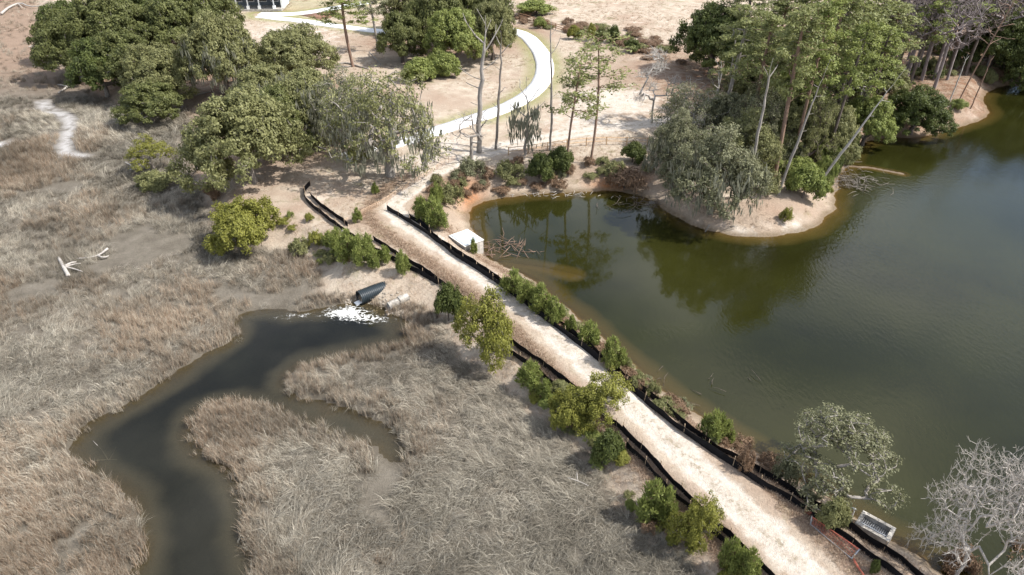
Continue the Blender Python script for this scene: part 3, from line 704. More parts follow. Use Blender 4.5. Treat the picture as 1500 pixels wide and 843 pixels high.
many('pine_tree', 'tree', 'tall pines', [
 ('pine_b', 517, 98, -25, 85, 'bright', 'pine', 'bright green pine with bare straight trunk right of the house'),
 ('pine_a', 551, 76, -30, 60, 'grey', 'grey', 'thin grey pine beside the bright green pine'),
 ('pine_c', 840, 252, 72, 92, 'pine', 'pine', 'pine with forked sparse crown on the pond bank, left of two', dict(rz=.4)),
 ('pine_c', 861, 236, 50, 105, 'pine', 'pine', 'pine with dead broken top on the pond bank, right of two', dict(rz=2.4)),
 ('pine_b', 1118, 165, -5, 110, 'pine', 'pine', 'pine with broad layered crown left of the leaning dark trunks'),
 ('pine_a', 1150, 150, -10, 120, 'pine', 'pine', 'pine with bright layered crown above the pale leaning snag'),
 ('pine_b', 1193, 195, -40, 115, 'pine', 'dark', 'dark trunked pine leaning right, first of three close together', dict(tilt=(0, .07))),
 ('pine_a', 1213, 180, -30, 105, 'pine', 'dark', 'dark trunked pine leaning right, second of three close together', dict(tilt=(0, .06))),
 ('pine_b', 1228, 165, -30, 120, 'pine', 'dark', 'dark trunked pine leaning right, third of three close together', dict(tilt=(0, .05))),
 ('pine_a', 1270, 165, 5, 100, 'pine', 'pine', 'pine with bright crown just left of the long leaning dead trunk'),
 ('pine_b', 1075, 112, -40, 100, 'pine', 'dark', 'pine rising behind the dark evergreen oak on the point'),
 ('pine_a', 1385, 105, -30, 95, 'bright', 'dark', 'bright green pine behind the bare grey trees at the top'),
 ('pine_b', 1300, 60, -80, 110, 'pine', 'dark', 'far pine at the top edge behind the point'),
 ('pine_a', 1210, 60, -80, 110, 'pine', 'dark', 'far pine at the top edge above the sandy clearing'),
 ('pine_a', 1132, 258, 15, 95, 'pine', 'pine', 'pine on the point right of the tall grey dead trunk'),
 ('pine_b', 1160, 244, 0, 100, 'bright', 'pine', 'bright pine in the middle of the point'),
 ('pine_a', 1180, 222, -10, 95, 'pine', 'pine', 'pine just in front of the three leaning dark trunks', dict(tilt=(0, .04))),
 ('pine_b', 1208, 246, 35, 90, 'bright', 'dark', 'bright pine behind the foot of the long leaning trunk', dict(tilt=(0, .05))),
 ('pine_a', 1246, 206, 40, 85, 'bright', 'dark', 'bright pine at the right side of the point, under the leaning trunk', dict(tilt=(0, .05))),
 ('pine_b', 1098, 226, 25, 100, 'pine', 'pine', 'pine behind the tall grey dead trunk on the point'),
 ('pine_a', 1062, 190, 10, 90, 'pine', 'grey', 'pine between the silvery dead tree and the layered pines'),
 ('pine_a', 1335, 128, -10, 70, 'bright', 'dark', 'bright low pine behind the dark round evergreen'),
 ('pine_c', 1411, 150, -40, 60, None, 'pine', 'tall red barked bare pine leaning right on the far bank', dict(tilt=(0, .12))),
])
many('dead_tree', 'dead tree', 'dead standing trees', [
 ('snag_a', 703, 222, 24, 95, None, 'grey', 'tall grey dead tree with spread broken limbs in front of the path', dict(rz=0)),
 ('snag_b', 727, 218, 45, 50, None, 'oak', 'thin crooked dead trunk right of the tall grey dead tree', dict(rz=0)),
 ('snag_c', 768, 228, 112, 90, None, 'grey', 'short dead tree hung with grey moss above the pond bank', dict(rz=0, moss='small')),
 ('snag_d', 806, 222, 25, 60, None, 'grey', 'slim dead tree with pale forked top left of the two pines', dict(rz=0)),
 ('snag_c', 1045, 178, 78, 75, None, 'pale', 'silvery dead tree with twisted limbs at the wood edge', dict(rz=1)),
 ('snag_e', 1062, 168, 40, 50, None, 'grey', 'straight grey dead trunk in front of the dark evergreen oak', dict(rz=0)),
 ('snag_e', 1092, 292, 85, 60, None, 'grey', 'tall grey dead trunk standing on the point behind the mossy tree', dict(rz=0, tilt=(0, .02))),
 ('lean', 1140, 285, 85, 70, None, 'grey', 'grey dead trunk leaning right in the middle of the point', dict(rz=0, tilt=(0, .16))),
 ('lean', 1196, 274, 80, 60, None, 'pale', 'long pale dead trunk leaning out over the pond', dict(rz=0, tilt=(-.1, .42))),
 ('snag_e', 1388, 158, 78, 30, None, 'pale', 'thin pale dead stem on the far bank, left of the red barked pine', dict(rz=0, tilt=(0, .06))),
 ('snag_e', 1422, 160, 78, 30, None, 'pine', 'thin brown dead stem on the far bank, right of the red barked pine', dict(rz=0, tilt=(0, .07))),
])
many('bare_tree', 'tree', 'leafless trees', [
 ('bare_a', 955, 180, 62, 85, None, 'pale', 'pale leafless tree with fine twigs beside the sandy field'),
 ('mid_bare', 1000, 190, 110, 60, None, 'grey', 'small grey leafless tree at the field edge left of the silvery snag'),
 ('bare_b', 1325, 125, -20, 80, None, 'purple', 'leafless grey tree right of the bright pine crowns'),
 ('bare_b', 1350, 118, -40, 90, None, 'purple', 'leafless grey tree in the middle of the bare stand'),
 ('bare_b', 1368, 130, -30, 80, None, 'purple', 'leafless grey tree at the front of the bare stand'),
 ('bare_b', 1300, 105, -30, 80, None, 'purple', 'leafless grey tree at the left end of the bare stand'),
 ('bare_b', 1400, 100, -60, 90, None, 'purple', 'leafless grey tree at the back of the bare stand'),
 ('bare_b', 1460, 90, -60, 90, None, 'purple', 'leafless grey tree above the channel at the top right'),
 ('bare_a', 1330, 88, -20, 70, None, 'purple', 'low leafless tree behind the bare stand'),
 ('mid_bare', 1250, 175, 90, 45, None, 'grey', 'slender leafless tree under the pines beside the long leaning trunk'),
 ('mid_bare', 690, 236, 165, 60, None, 'grey', 'small grey leafless bush tree at the foot of the dead tree'),
])
many('evergreen_oak', 'tree', 'evergreen oaks and wood on the point', [
 ('oak_c', 1040, 108, -5, 120, 'deep', 'dark', 'dark evergreen oak at the left corner of the wood'),
 ('oak_b', 1085, 125, 20, 80, 'deep', 'dark', 'dark evergreen beneath the pines right of the corner oak'),
 ('mossy', 1040, 312, 168, 165, 'grey', 'oak', 'large moss draped grey green oak hanging over the pond', dict(moss='big', tilt=(-2.2, .12))),
 ('mossy', 985, 268, 155, 90, 'grey', 'oak', 'smaller grey green oak left of the moss draped oak', dict(moss='big')),
 ('thin_a', 1010, 215, 120, 120, 'grey', 'grey', 'loose grey green oak behind the moss draped oak'),
 ('mossy', 1085, 255, 150, 110, 'olive', 'oak', 'olive oak on the point behind the tall grey dead trunk'),
 ('oak_b', 1150, 235, 150, 80, 'olive', 'dark', 'olive understorey tree in the middle of the point'),
 ('oak_b', 1120, 208, 120, 90, 'dark', 'dark', 'dark understorey tree below the layered pine crown'),
 ('oak_b', 1262, 215, 135, 80, 'bright', 'dark', 'green understorey tree behind the foot of the long leaning trunk'),
 ('oak_a', 1333, 196, 122, 95, 'deep', 'dark', 'dark round evergreen overhanging the far bank'),
 ('oak_c', 1478, 118, 10, 110, 'deep', 'dark', 'dark evergreen above the channel at the right edge'),
 ('oak_c', 1510, 105, -40, 130, 'deep', 'dark', 'tall dark evergreen behind the channel at the right edge'),
 ('oak_b', 1180, 110, 30, 90, 'dark', 'dark', 'dark understorey tree behind the leaning dark pines'),
 ('oak_b', 1446, 104, 15, 90, 'deep', 'dark', 'dark evergreen on the far bank behind the red barked pine'),
 ('oak_c', 1506, 128, 15, 125, 'deep', 'dark', 'dark evergreen hanging over the channel at the right edge'),
 ('oak_b', 1430, 62, -40, 100, 'deep', 'dark', 'far dark evergreen at the top right corner'),
 ('oak_a', 1560, 110, -40, 140, 'deep', 'dark', 'unseen dark evergreen beyond the right end of the channel'),  # unseen tree, added for its dark reflection in the pond
])
# trees and bushes on and near the causeway
many('causeway_tree', 'tree', 'small trees on the causeway', [
 ('openbush', 712, 522, 402, 118, 'yellow', 'grey', 'sparse yellow green tree with pale limbs at the fence, nearest the pipe'),
 ('openbush', 880, 606, 534, 105, 'yellow', 'grey', 'sparse thin tree leaning across the sand road at mid causeway'),
 ('thin_c', 1222, 758, 590, 215, 'grey', 'grey', 'grey limbed oak over the pond beside the concrete inlet', dict(rz=0, hm=5.8)),
 ('bleached', 1398, 852, 655, 190, None, 'pale', 'bleached leafless tree near the bottom right corner, next to the inlet'),
 ('bleached_b', 1482, 868, 660, 190, None, 'pale', 'bleached leafless tree cut off by the bottom right corner'),
])
many('shrub', 'shrub', 'shrubs', [
 ('bigbush', 362, 362, 286, 138, 'yellow', 'dark', 'large yellow green bush at the marsh edge below the live oak', {}),
 ('thin_b', 228, 252, 193, 80, 'yellow', 'oak', 'pale yellow green bush alone in the marsh'),
 ('shrub_a', 231, 278, 246, 58, 'olive', 'dark', 'small round bush just below the pale yellow bush in the marsh'),
 ('shrub_a', 657, 470, 408, 46, 'deep', 'dark', 'dark cedar bush left of the sparse tree nearest the pipe'),
 ('bigbush', 838, 625, 572, 88, 'yellow', 'dark', 'olive yellow bush outside the fence at mid causeway'),
 ('shrub_a', 889, 680, 626, 58, 'deep', 'dark', 'dense round green bush at the foot of the mid causeway tree'),
 ('openbush', 1018, 798, 708, 88, 'yellow', 'grey', 'olive yellow bush over the fence near the bottom edge'),
 ('shrub_b', 790, 262, 218, 46, 'deep', 'dark', 'dense green bush on the pond bank left of the pines'),
 ('shrub_a', 822, 250, 208, 42, 'deep', 'dark', 'dark bush just behind the left pine on the pond bank'),
 ('shrub_a', 926, 238, 204, 42, 'deep', 'dark', 'bright round evergreen bush by the rail fence'),
 ('shrub_c', 745, 262, 232, 50, 'olive', 'dark', 'loose olive bush on the bank left of the dense green bush'),
 ('brush', 915, 275, 244, 62, 'brown', 'dark', 'brown brushy bush overhanging the pond beside the mossy oaks'),
 ('shrub_c', 900, 258, 232, 40, 'olive', 'dark', 'small olive bush above the brown brush on the bank'),
 ('shrub_a', 615, 118, 78, 55, 'bright', 'dark', 'bright green bush at the lower left of the evergreen clump'),
 ('shrub_a', 655, 112, 72, 50, 'bright', 'dark', 'bright green bush at the foot of the evergreen clump'),
 ('shrub_b', 785, 22, -4, 62, 'bright', 'dark', 'bright green thicket behind the brown rail fence'),
 ('shrub_a', 790, 42, 22, 22, 'bright', 'dark', 'small bush against the brown rail fence'),
 ('shrub_a', 840, 58, 34, 22, 'yellow', 'dark', 'yellow green shrub first in the row by the field'),
 ('shrub_a', 866, 60, 30, 20, 'yellow', 'dark', 'yellow green shrub second in the row by the field'),
 ('shrub_b', 880, 66, 36, 24, 'dark', 'dark', 'green shrub third in the row by the field'),
 ('shrub_b', 899, 63, 33, 22, 'deep', 'dark', 'dark pointed shrub fourth in the row by the field'),
 ('shrub_b', 925, 77, 54, 30, 'deep', 'dark', 'dark round shrub at the end of the row by the field'),
 ('shrub_a', 1175, 290, 235, 60, 'bright', 'dark', 'bright bush under the leaning grey trunk on the point'),
 ('shrub_c', 1120, 282, 246, 55, 'olive', 'dark', 'loose bush on the point beside the tall grey dead trunk'),
 ('shrub_c', 1150, 325, 300, 22, 'yellow', 'dark', 'small tuft bush on the bare tip of the point'),
 ('shrub_c', 1208, 285, 262, 24, 'yellow', 'dark', 'small tuft bush at the foot of the long leaning trunk'),
 ('shrub_a', 1404, 160, 143, 26, 'bright', 'dark', 'bright low bush at the foot of the red barked pine'),
 ('shrub_b', 530, 236, 205, 44, 'yellow', 'dark', 'yellow green sapling bush left of the forked oak trunk'),
 ('shrub_c', 440, 372, 345, 40, 'olive', 'dark', 'loose olive bush right of the large yellow bush'),
 ('shrub_c', 463, 358, 335, 30, 'yellow', 'dark', 'small yellow bush left of the young pine thicket'),
 ('shrub_a', 312, 292, 262, 30, 'brown', 'dark', 'brown dry bush by the leaning dark stump'),
 ('shrub_c', 660, 300, 262, 42, 'olive', 'dark', 'loose olive bush on the bank behind the young pines'),
 ('shrub_c', 690, 258, 226, 48, 'grey', 'dark', 'grey brush at the foot of the tall grey dead tree'),
 ('shrub_c', 1090, 690, 655, 30, 'brown', 'dark', 'brown bush on the pond bank at the lower causeway'),
 ('shrub_c', 955, 580, 555, 26, 'olive', 'dark', 'low olive bush between right fence and pond'),
 ('shrub_c', 918, 545, 520, 24, 'olive', 'dark', 'small olive bush beside the largest bank pine'),
 ('shrub_c', 1150, 706, 662, 52, 'grey', 'dark', 'grey green bush at the left side of the grey limbed oak'),
 ('shrub_a', 1215, 775, 728, 50, 'olive', 'dark', 'green bush at the foot of the grey limbed oak'),
 ('shrub_c', 1400, 838, 800, 60, 'brown', 'dark', 'brown undergrowth below the bleached tree'),
 ('shrub_c', 1475, 835, 790, 70, 'brown', 'dark', 'brown undergrowth in the bottom right corner'),
 ('shrub_a', 1278, 838, 818, 18, 'deep', 'dark', 'small dark green seedling on the verge by the red net'),
])
def scatter_shrubs(name, label, group, n, pts, spread, protos, leafs, wr, hr, seed):
    r_ = random.Random(seed); line = resample(np.array([at(u, v)[:2] for u, v in pts]), .5)
    for i in range(n):
        q = line[r_.randrange(len(line))] + np.array([r_.uniform(-1, 1), r_.uniform(-1, 1)]) * spread; z = HZ(*q)
        if z < .1: continue
        pr = PROTO[r_.choice(protos)]; t = empty(name, (q[0], q[1], z), r_.uniform(0, 6.28)); wd, ht = r_.uniform(*wr), r_.uniform(*hr)
        t.scale = (wd / pr[2], wd / pr[2], ht / pr[3]); tag(t, label, 'shrub', group)
        o = link('trunk', pr[0], t); setmat(o, BARK['dark'])
        o = link('crown', pr[1], t); setmat(o, LEAF[r_.choice(leafs)])
scatter_shrubs('brush_clump', 'low brown brush clump on the bank between right fence and pond', 'brush on the causeway bank', 60, [(745, 408), (850, 486), (960, 582), (1060, 650), (1140, 700), (1200, 742)], .9, ['shrub_c', 'brush', 'shrub_c'], ['brown', 'olive', 'grey', 'brown'], (1.0, 2.2), (.5, 1.1), 3)
scatter_shrubs('brush_clump', 'dry brush clump on the far pond bank below the rail fence', 'brush on the far bank', 40, [(640, 280), (680, 270), (720, 262), (790, 256), (870, 256), (930, 262)], 2.2, ['shrub_c', 'brush', 'brush'], ['brown', 'grey', 'brown', 'olive'], (1.2, 2.6), (.6, 1.4), 4)
scatter_shrubs('understorey_bush', 'understorey bush crowded under the pines on the point', 'understorey on the point', 70, [(985, 230), (1040, 200), (1080, 250), (1130, 240), (1170, 260), (1200, 200), (1250, 200), (1150, 180), (1060, 170), (1230, 160)], 4.5, ['shrub_a', 'shrub_b', 'bigbush', 'shrub_c'], ['dark', 'olive', 'grey', 'bright', 'olive', 'deep'], (2.2, 5.2), (1.6, 4.6), 5)
scatter_shrubs('verge_growth', 'low green growth outside the left fence at mid causeway', 'growth outside the left fence', 30, [(765, 545), (790, 575), (830, 605), (870, 640), (905, 672)], .9, ['shrub_c', 'shrub_a'], ['yellow', 'olive', 'bright', 'brown'], (.8, 1.8), (.5, 1.2), 8)
scatter_shrubs('verge_growth', 'low green growth outside the left fence near the bottom edge', 'growth outside the left fence', 18, [(940, 742), (985, 775), (1040, 815), (1080, 845)], .8, ['shrub_c', 'shrub_a'], ['yellow', 'olive', 'bright', 'brown'], (.8, 1.7), (.5, 1.2), 9)
scatter_shrubs('understorey_bush', 'shaded low bush in the bare stand behind the far bank', 'understorey behind the far bank', 34, [(1285, 120), (1330, 105), (1390, 120), (1440, 95), (1400, 70), (1320, 70)], 7, ['shrub_a', 'shrub_b', 'shrub_c', 'brush'], ['dark', 'brown', 'deep', 'olive'], (2, 4.5), (1, 3), 15)
def scatter_trees(name, label, group, n, pts, spread, rows, hr, seed):
    r_ = random.Random(seed); line = resample(np.array([at(u, v)[:2] for u, v in pts]), .5)
    for i in range(n):
        q = line[r_.randrange(len(line))] + np.array([r_.uniform(-1, 1), r_.uniform(-1, 1)]) * spread; z = HZ(*q)
        if z < .6: continue
        pn, lf, bk = r_.choice(rows); pr = PROTO[pn]; t = empty(name, (q[0], q[1], z), r_.uniform(0, 6.28)); ht = r_.uniform(*hr) / pr[3]
        t.scale = (ht * .85, ht * .85, ht); tag(t, label, 'tree', group)
        o = link('trunk', pr[0], t); setmat(o, BARK[bk])
        if lf: o = link('crown', pr[1], t); setmat(o, LEAF[lf])
scatter_trees('slender_tree', 'slender dark trunked tree crowded in the stand behind the far bank', 'slender trees behind the far bank', 30, [(1285, 112), (1330, 95), (1390, 110), (1440, 85), (1400, 60), (1310, 60)], 7, [('bare_b', None, 'purple'), ('bare_b', None, 'dark'), ('pine_c', 'pine', 'dark'), ('bare_b', None, 'purple')], (13, 19), 16)
scatter_shrubs('field_bush', 'low brown bush in the rough strip behind the rail fence', 'brush behind the rail fence', 60, [(775, 30), (830, 40), (900, 50), (960, 75), (985, 90)], 4.5, ['shrub_c', 'brush'], ['brown', 'brown', 'olive'], (2.0, 4.6), (.6, 1.3), 6)
scatter_shrubs('slope_bush', 'yellow green weed bush on the slope between yellow bush and left fence', 'weeds on the left slope', 16, [(425, 320), (450, 345), (480, 370), (520, 400)], 1.4, ['shrub_c'], ['yellow', 'olive', 'bright'], (.8, 1.9), (.5, 1.2), 7)
many('understorey_tree', 'tree', 'understorey trees under the pines', [
 (pr_, u, v, t_, w_, lf, 'dark', lab) for (pr_, u, v, t_, w_, lf, lab) in [
 ('oak_b', 1105, 170, 70, 90, 'olive', 'olive tree under the broad layered pine crown'), ('oak_a', 1165, 190, 95, 100, 'dark', 'dark leafy tree just left of the three leaning dark pines'),
 ('thin_a', 1100, 235, 120, 110, 'grey', 'thin grey green tree between the two tall dead trunks on the point'), ('oak_b', 1215, 235, 150, 80, 'olive', 'olive tree behind the foot of the long leaning dead trunk'),
 ('thin_a', 1180, 240, 130, 90, 'olive', 'loose olive tree right of the leaning grey dead trunk'), ('oak_a', 1245, 150, 60, 90, 'dark', 'dark leafy tree right of the three leaning dark pines'),
 ('oak_b', 1060, 215, 130, 80, 'grey', 'grey green tree directly behind the moss draped oak'), ('thin_a', 1130, 140, 40, 110, 'olive', 'loose tall olive tree among the pines above the point'),
 ('oak_b', 1290, 150, 85, 70, 'olive', 'olive tree left of the dark round evergreen on the far bank'), ('oak_b', 1195, 150, 70, 80, 'grey', 'grey green tree behind the three leaning dark pines'),
 ('thin_a', 1060, 165, 90, 80, 'olive', 'loose olive tree beside the silvery dead tree')]])
oaks(
 ('oak_b', 112, 78, -5, 88, 'deep', 'oak', 'dark oak at the marsh side of the grove, above the curved bleached limb'),
 ('oak_c', 225, 70, -50, 130, 'deep', 'oak', 'shadowy oak at the back of the top left grove'),
 ('oak_a', 310, 75, -40, 110, 'dark', 'oak', 'dark oak left of the house, behind the moss hung oak'),
 ('oak_b', 190, 128, 40, 100, 'dark', 'oak', 'dark oak in the middle of the top left grove'),
 ('oak_b', 415, 225, 120, 110, 'dark', 'oak', 'dense oak joined to the right side of the largest live oak'),
 ('oak_b', 395, 175, 90, 110, 'olive', 'oak', 'olive oak just behind the largest live oak'),
 ('thin_a', 505, 215, 100, 130, 'grey', 'grey', 'grey sparse oak left of the forked pale oak', dict(moss='big')),
)
many('young_pine', 'young pine', 'young pines', [(('young_pine_%d' % (i % 3)), u, v, t, wd, 'bright', 'pine', lab) for i, (u, v, t, wd, lab) in enumerate([
 (497, 372, 335, 28, 'young pine at the left end of the thicket above the pipe'),
 (512, 384, 338, 32, 'tallest young pine in the thicket above the pipe'),
 (530, 390, 345, 30, 'young pine in the middle of the thicket above the pipe'),
 (540, 378, 344, 24, 'young pine at the right end of the thicket above the pipe'),
 (549, 393, 366, 22, 'short young pine between thicket and left fence'),
 (564, 386, 360, 22, 'young pine touching the left fence above the pipe'),
 (590, 402, 368, 22, 'lone young pine on the slope right of the pipe'),
 (484, 362, 340, 20, 'small young pine beside the fallen stake'),
 (620, 322, 290, 30, 'young pine at the bank end of the sand road'),
 (634, 330, 290, 30, 'largest young pine at the bank end of the sand road'),
 (645, 336, 302, 24, 'young pine above the concrete box'),
 (640, 300, 268, 20, 'yellowish young pine at the top of the bank row'),
 (694, 372, 350, 10, 'slim young pine against the concrete box wall'),
 (752, 432, 396, 34, 'young pine first along the right fence by the pond'),
 (772, 445, 412, 28, 'young pine second along the right fence by the pond'),
 (792, 458, 418, 30, 'young pine third along the right fence by the pond'),
 (812, 474, 436, 30, 'young pine fourth along the right fence by the pond'),
 (836, 486, 462, 20, 'short young pine fifth along the right fence'),
 (862, 505, 472, 32, 'bushy young pine sixth along the right fence'),
 (897, 540, 496, 34, 'tall young pine seventh along the right fence'),
 (1042, 645, 602, 38, 'bushy young pine by the pond at the lower causeway'),
 (1062, 648, 618, 24, 'small young pine right of the bushy pond side pine'),
 (776, 570, 530, 36, 'young pine outside the left fence above the yellow bush'),
 (798, 586, 556, 26, 'short young pine beside the olive yellow bush'),
 (952, 762, 706, 42, 'young pine outside the left fence near the bottom edge'),
 (974, 764, 716, 34, 'darker young pine beside the olive yellow bush near the bottom'),
 (1068, 838, 792, 36, 'young pine at the bottom edge outside the left fence'),
 (1092, 850, 806, 34, 'young pine cut off by the bottom edge'),
 (524, 326, 305, 14, 'tiny yellowish young pine beside the orange net fence'),
 (550, 284, 268, 14, 'tiny young pine in the bare patch above the net fence'),
])])

# ------------------------------------------------------------------ silt fences: black fabric on timber stakes, two rows each side
def net_frame(line, step): return resample(line, step)
def silt_fence(label, pts, h=.66, gap=None):
    line = np.array([at(u, v, 1.7)[:2] for u, v in pts]); line = smooth(line, 2, False); line = resample(line, .33)
    n = len(line); p0 = np.array([*line[0], HZ(*line[0])])
    t = empty('silt_fence', p0); tag(t, label, 'silt fence', 'silt fences along the causeway')
    tang = np.gradient(line, axis=0); tang /= np.linalg.norm(tang, axis=1)[:, None]; nrm = np.stack([-tang[:, 1], tang[:, 0]], 1)
    z = height(line[:, 0], line[:, 1]); k = 6; ph = random.uniform(0, 9)
    wob = (vn(np.arange(n) * .22 + ph, np.zeros(n), 4) - .5) * .16; lean = (vn(np.arange(n) * .1 + ph, np.ones(n), 8) - .5) * .3
    sag = np.abs(np.sin(np.arange(n) * math.pi / 6)) * .07 + vn(np.arange(n) * .5 + ph, np.ones(n) * 3, 2) * .10
    V = []
    for side in (0, 1):
        for i in range(n):
            for j in range(k):
                f = j / (k - 1); hh = -.06 + (h - sag[i] + .06) * f
                off = wob[i] + lean[i] * f * h + .05 * math.sin(f * 3.1) * math.sin(i * .5 + ph) + side * .012
                q = line[i] + nrm[i] * off; V.append((q[0] - p0[0], q[1] - p0[1], z[i] + hh - p0[2]))
    F = []
    for side in (0, 1):
        b0 = side * n * k
        for i in range(n - 1):
            for j in range(k - 1):
                q = (b0 + i * k + j, b0 + (i + 1) * k + j, b0 + (i + 1) * k + j + 1, b0 + i * k + j + 1); F.append(q if side else q[::-1])
    for i in range(n - 1): F.append((i * k + k - 1, (i + 1) * k + k - 1, n * k + (i + 1) * k + k - 1, n * k + i * k + k - 1))
    link('fabric', mesh_np('fabric', V, np.array(F), M_FABRIC, True), t)
    for i in range(0, n, 6):
        m = MB(); q = line[i] + nrm[i] * (wob[i] + .045); lx = nrm[i] * lean[i] * h
        m.tube([(q[0] - p0[0], q[1] - p0[1], z[i] - p0[2] - .1), (q[0] + lx[0] - p0[0], q[1] + lx[1] - p0[1], z[i] - p0[2] + h + .20)], .03, 4)
        m.build('stake', M_STAKE, t)
silt_fence('outer left silt fence, upper stretch, bending at its top by the live oak', [(454, 272), (447, 280), (446, 292), (462, 309), (500, 337), (540, 363), (575, 383), (606, 400), (642, 418)])
silt_fence('inner left silt fence, short upper stretch beside the bare patch', [(456, 288), (470, 304), (492, 318), (510, 332)])
silt_fence('inner left silt fence between young pine thicket and sand road', [(548, 352), (580, 374), (610, 392), (648, 416), (690, 448)])
silt_fence('outer left silt fence, middle stretch below the sparse tree', [(738, 512), (752, 522), (776, 538), (806, 562), (836, 588), (864, 606)])
silt_fence('inner left silt fence, middle stretch along the sand road', [(745, 502), (772, 518), (806, 544), (846, 578), (880, 606), (912, 634)])
silt_fence('outer left silt fence, lower stretch beside the round bush', [(918, 656), (942, 680), (966, 706), (988, 728), (1030, 768), (1070, 806), (1120, 856)])
silt_fence('inner left silt fence, lower stretch running to the bottom edge', [(912, 632), (936, 656), (962, 684), (990, 714), (1020, 744), (1060, 782), (1100, 816), (1150, 862)])
silt_fence('inner right silt fence, upper stretch from the bend to the concrete box', [(568, 308), (582, 316), (612, 334), (634, 350), (668, 376), (700, 396), (722, 412)])
silt_fence('outer right silt fence, upper stretch from the young pines past the concrete box', [(600, 320), (622, 334), (636, 348), (664, 368), (694, 388), (740, 418), (768, 438)])
silt_fence('inner right silt fence, middle stretch behind the bank pines', [(722, 412), (752, 434), (790, 462), (826, 488), (850, 508), (876, 530)])
silt_fence('outer right silt fence, middle stretch nearest the bank pines', [(768, 438), (800, 460), (830, 482), (860, 508), (886, 530), (916, 556)])
silt_fence('inner right silt fence, lower stretch along the brown verge', [(890, 545), (922, 570), (960, 602), (1010, 640), (1060, 676), (1110, 708), (1170, 746), (1230, 786), (1280, 820), (1330, 858)])
silt_fence('outer right silt fence, lower stretch between verge and pond', [(916, 556), (950, 580), (990, 614), (1030, 644), (1080, 676), (1130, 704), (1180, 736), (1240, 772), (1300, 812), (1360, 856)])

# ------------------------------------------------------------------ timber and net fences
def rail_fence(label, pts, h, rails, step, m, group='timber rail fences', rr=.05):
    line = resample(np.array([at(u, v, 1.8)[:2] for u, v in pts]), step); p0 = np.array([*line[0], HZ(*line[0])])
    t = empty('rail_fence', p0); tag(t, label, 'fence', group)
    P_ = [np.array([q[0], q[1], HZ(*q)]) - p0 for q in line]
    for q in P_:
        b = MB(); b.box(q + np.array([0, 0, h / 2 - .1]), (.13, .13, h + .3)); b.build('post', m, t)
    for a, c in zip(P_[:-1], P_[1:]):
        for f in rails:
            b = MB(); b.tube([a + np.array([0, 0, h * f]), c + np.array([0, 0, h * f])], rr, 4); b.build('rail', m, t)
rail_fence('brown timber rail fence between the path and the field', [(740, 22), (775, 32), (805, 41), (840, 52), (880, 62)], 1.25, (.3, .62, .95), 2.5, M_RAIL, rr=.07)
rail_fence('pale timber rail fence above the far pond bank', [(745, 228), (790, 222), (850, 214), (900, 212), (948, 214)], 1.1, (.5, .95), 2.6, M_RAIL2)
def net_fence(label, pts, h, m, step=2.4, name='net_fence', sag=.25, stake=True):
    line = resample(np.array([at(u, v, 1.8)[:2] for u, v in pts]), .3); n = len(line); p0 = np.array([*line[0], HZ(*line[0])])
    t = empty(name, p0); tag(t, label, 'net fence', 'plastic net fences')
    z = height(line[:, 0], line[:, 1]); hh = h * (1 - sag * vn(np.arange(n) * .17, np.zeros(n), 31)); b = MB()
    for f in (.12, .34, .56, .78, 1.0): b.tube([(line[i][0] - p0[0], line[i][1] - p0[1], z[i] - p0[2] + hh[i] * f) for i in range(n)], .014 if f < 1 else .02, 3)
    for i in range(0, n): b.tube([(line[i][0] - p0[0], line[i][1] - p0[1], z[i] - p0[2] + .02), (line[i][0] - p0[0] + .04, line[i][1] - p0[1], z[i] - p0[2] + hh[i])], .011, 3)
    b.build('net', m, t)['kind'] = 'stuff'
    for i in range(0, n, int(step / .3)):
        s_ = MB(); s_.tube([(line[i][0] - p0[0], line[i][1] - p0[1] + .03, z[i] - p0[2] - .15), (line[i][0] - p0[0], line[i][1] - p0[1] + .03, z[i] - p0[2] + h + .18)], .035, 5); s_.build('stake', M_STAKE, t)
net_fence('faded orange net fence on stakes beside the bare patch and sand road', [(505, 330), (530, 316), (560, 300), (582, 285), (610, 268), (645, 246), (668, 234)], .7, M_ORANGE)

# red safety net barrier fallen on the verge
p = at(1186, 766); q = at(1256, 812); r3 = at(1247, 820); s4 = at(1187, 770)
t = empty('safety_barrier', p); tag(t, 'collapsed red net barrier with grey bars on the verge by the concrete inlet', 'barrier')
def rel(a, dz=0): return np.array(a) - p + np.array([0, 0, dz])
b = MB(); b.tube([rel(p, .55), rel(q, .42)], .03, 6); b.build('top_rail', M_RED, t)
b = MB(); b.tube([rel(s4, .10), rel(r3, .08)], .035, 6); b.build('bottom_rail', M_STEEL, t)
b = MB(); b.tube([rel(q, .44), rel(r3, .06)], .05, 6); b.build('post', M_STEEL, t)
b = MB(); b.tube([rel(p, .57), rel(s4, .02)], .05, 6); b.build('post', M_STEEL, t)
b = MB()
for i in range(20):
    f = i / 19; a_, c_ = p + (q - p) * f, s4 + (r3 - s4) * f; b.tube([rel(a_, .55 - .13 * f), rel((a_ + c_) / 2, .22 + .05 * math.sin(i)), rel(c_, .08)], .009, 3)
for g in (.2, .4, .6, .8):
    b.tube([rel((p + (q - p) * f) * (1 - g) + (s4 + (r3 - s4) * f) * g, .55 * (1 - g) + .05 * math.sin(f * 20 + g * 9)) for f in np.linspace(0, 1, 20)], .009, 3)
b.build('net', M_RED, t)['kind'] = 'stuff'
net_fence('low crumpled red net trailing from the collapsed barrier to the bottom edge', [(1249, 822), (1256, 834), (1268, 850)], .32, M_RED, 1.5, sag=.8)
net_fence('small heap of red net under the grey limbed oak', [(1178, 752), (1186, 756), (1196, 762)], .45, M_RED, 3, sag=.8)

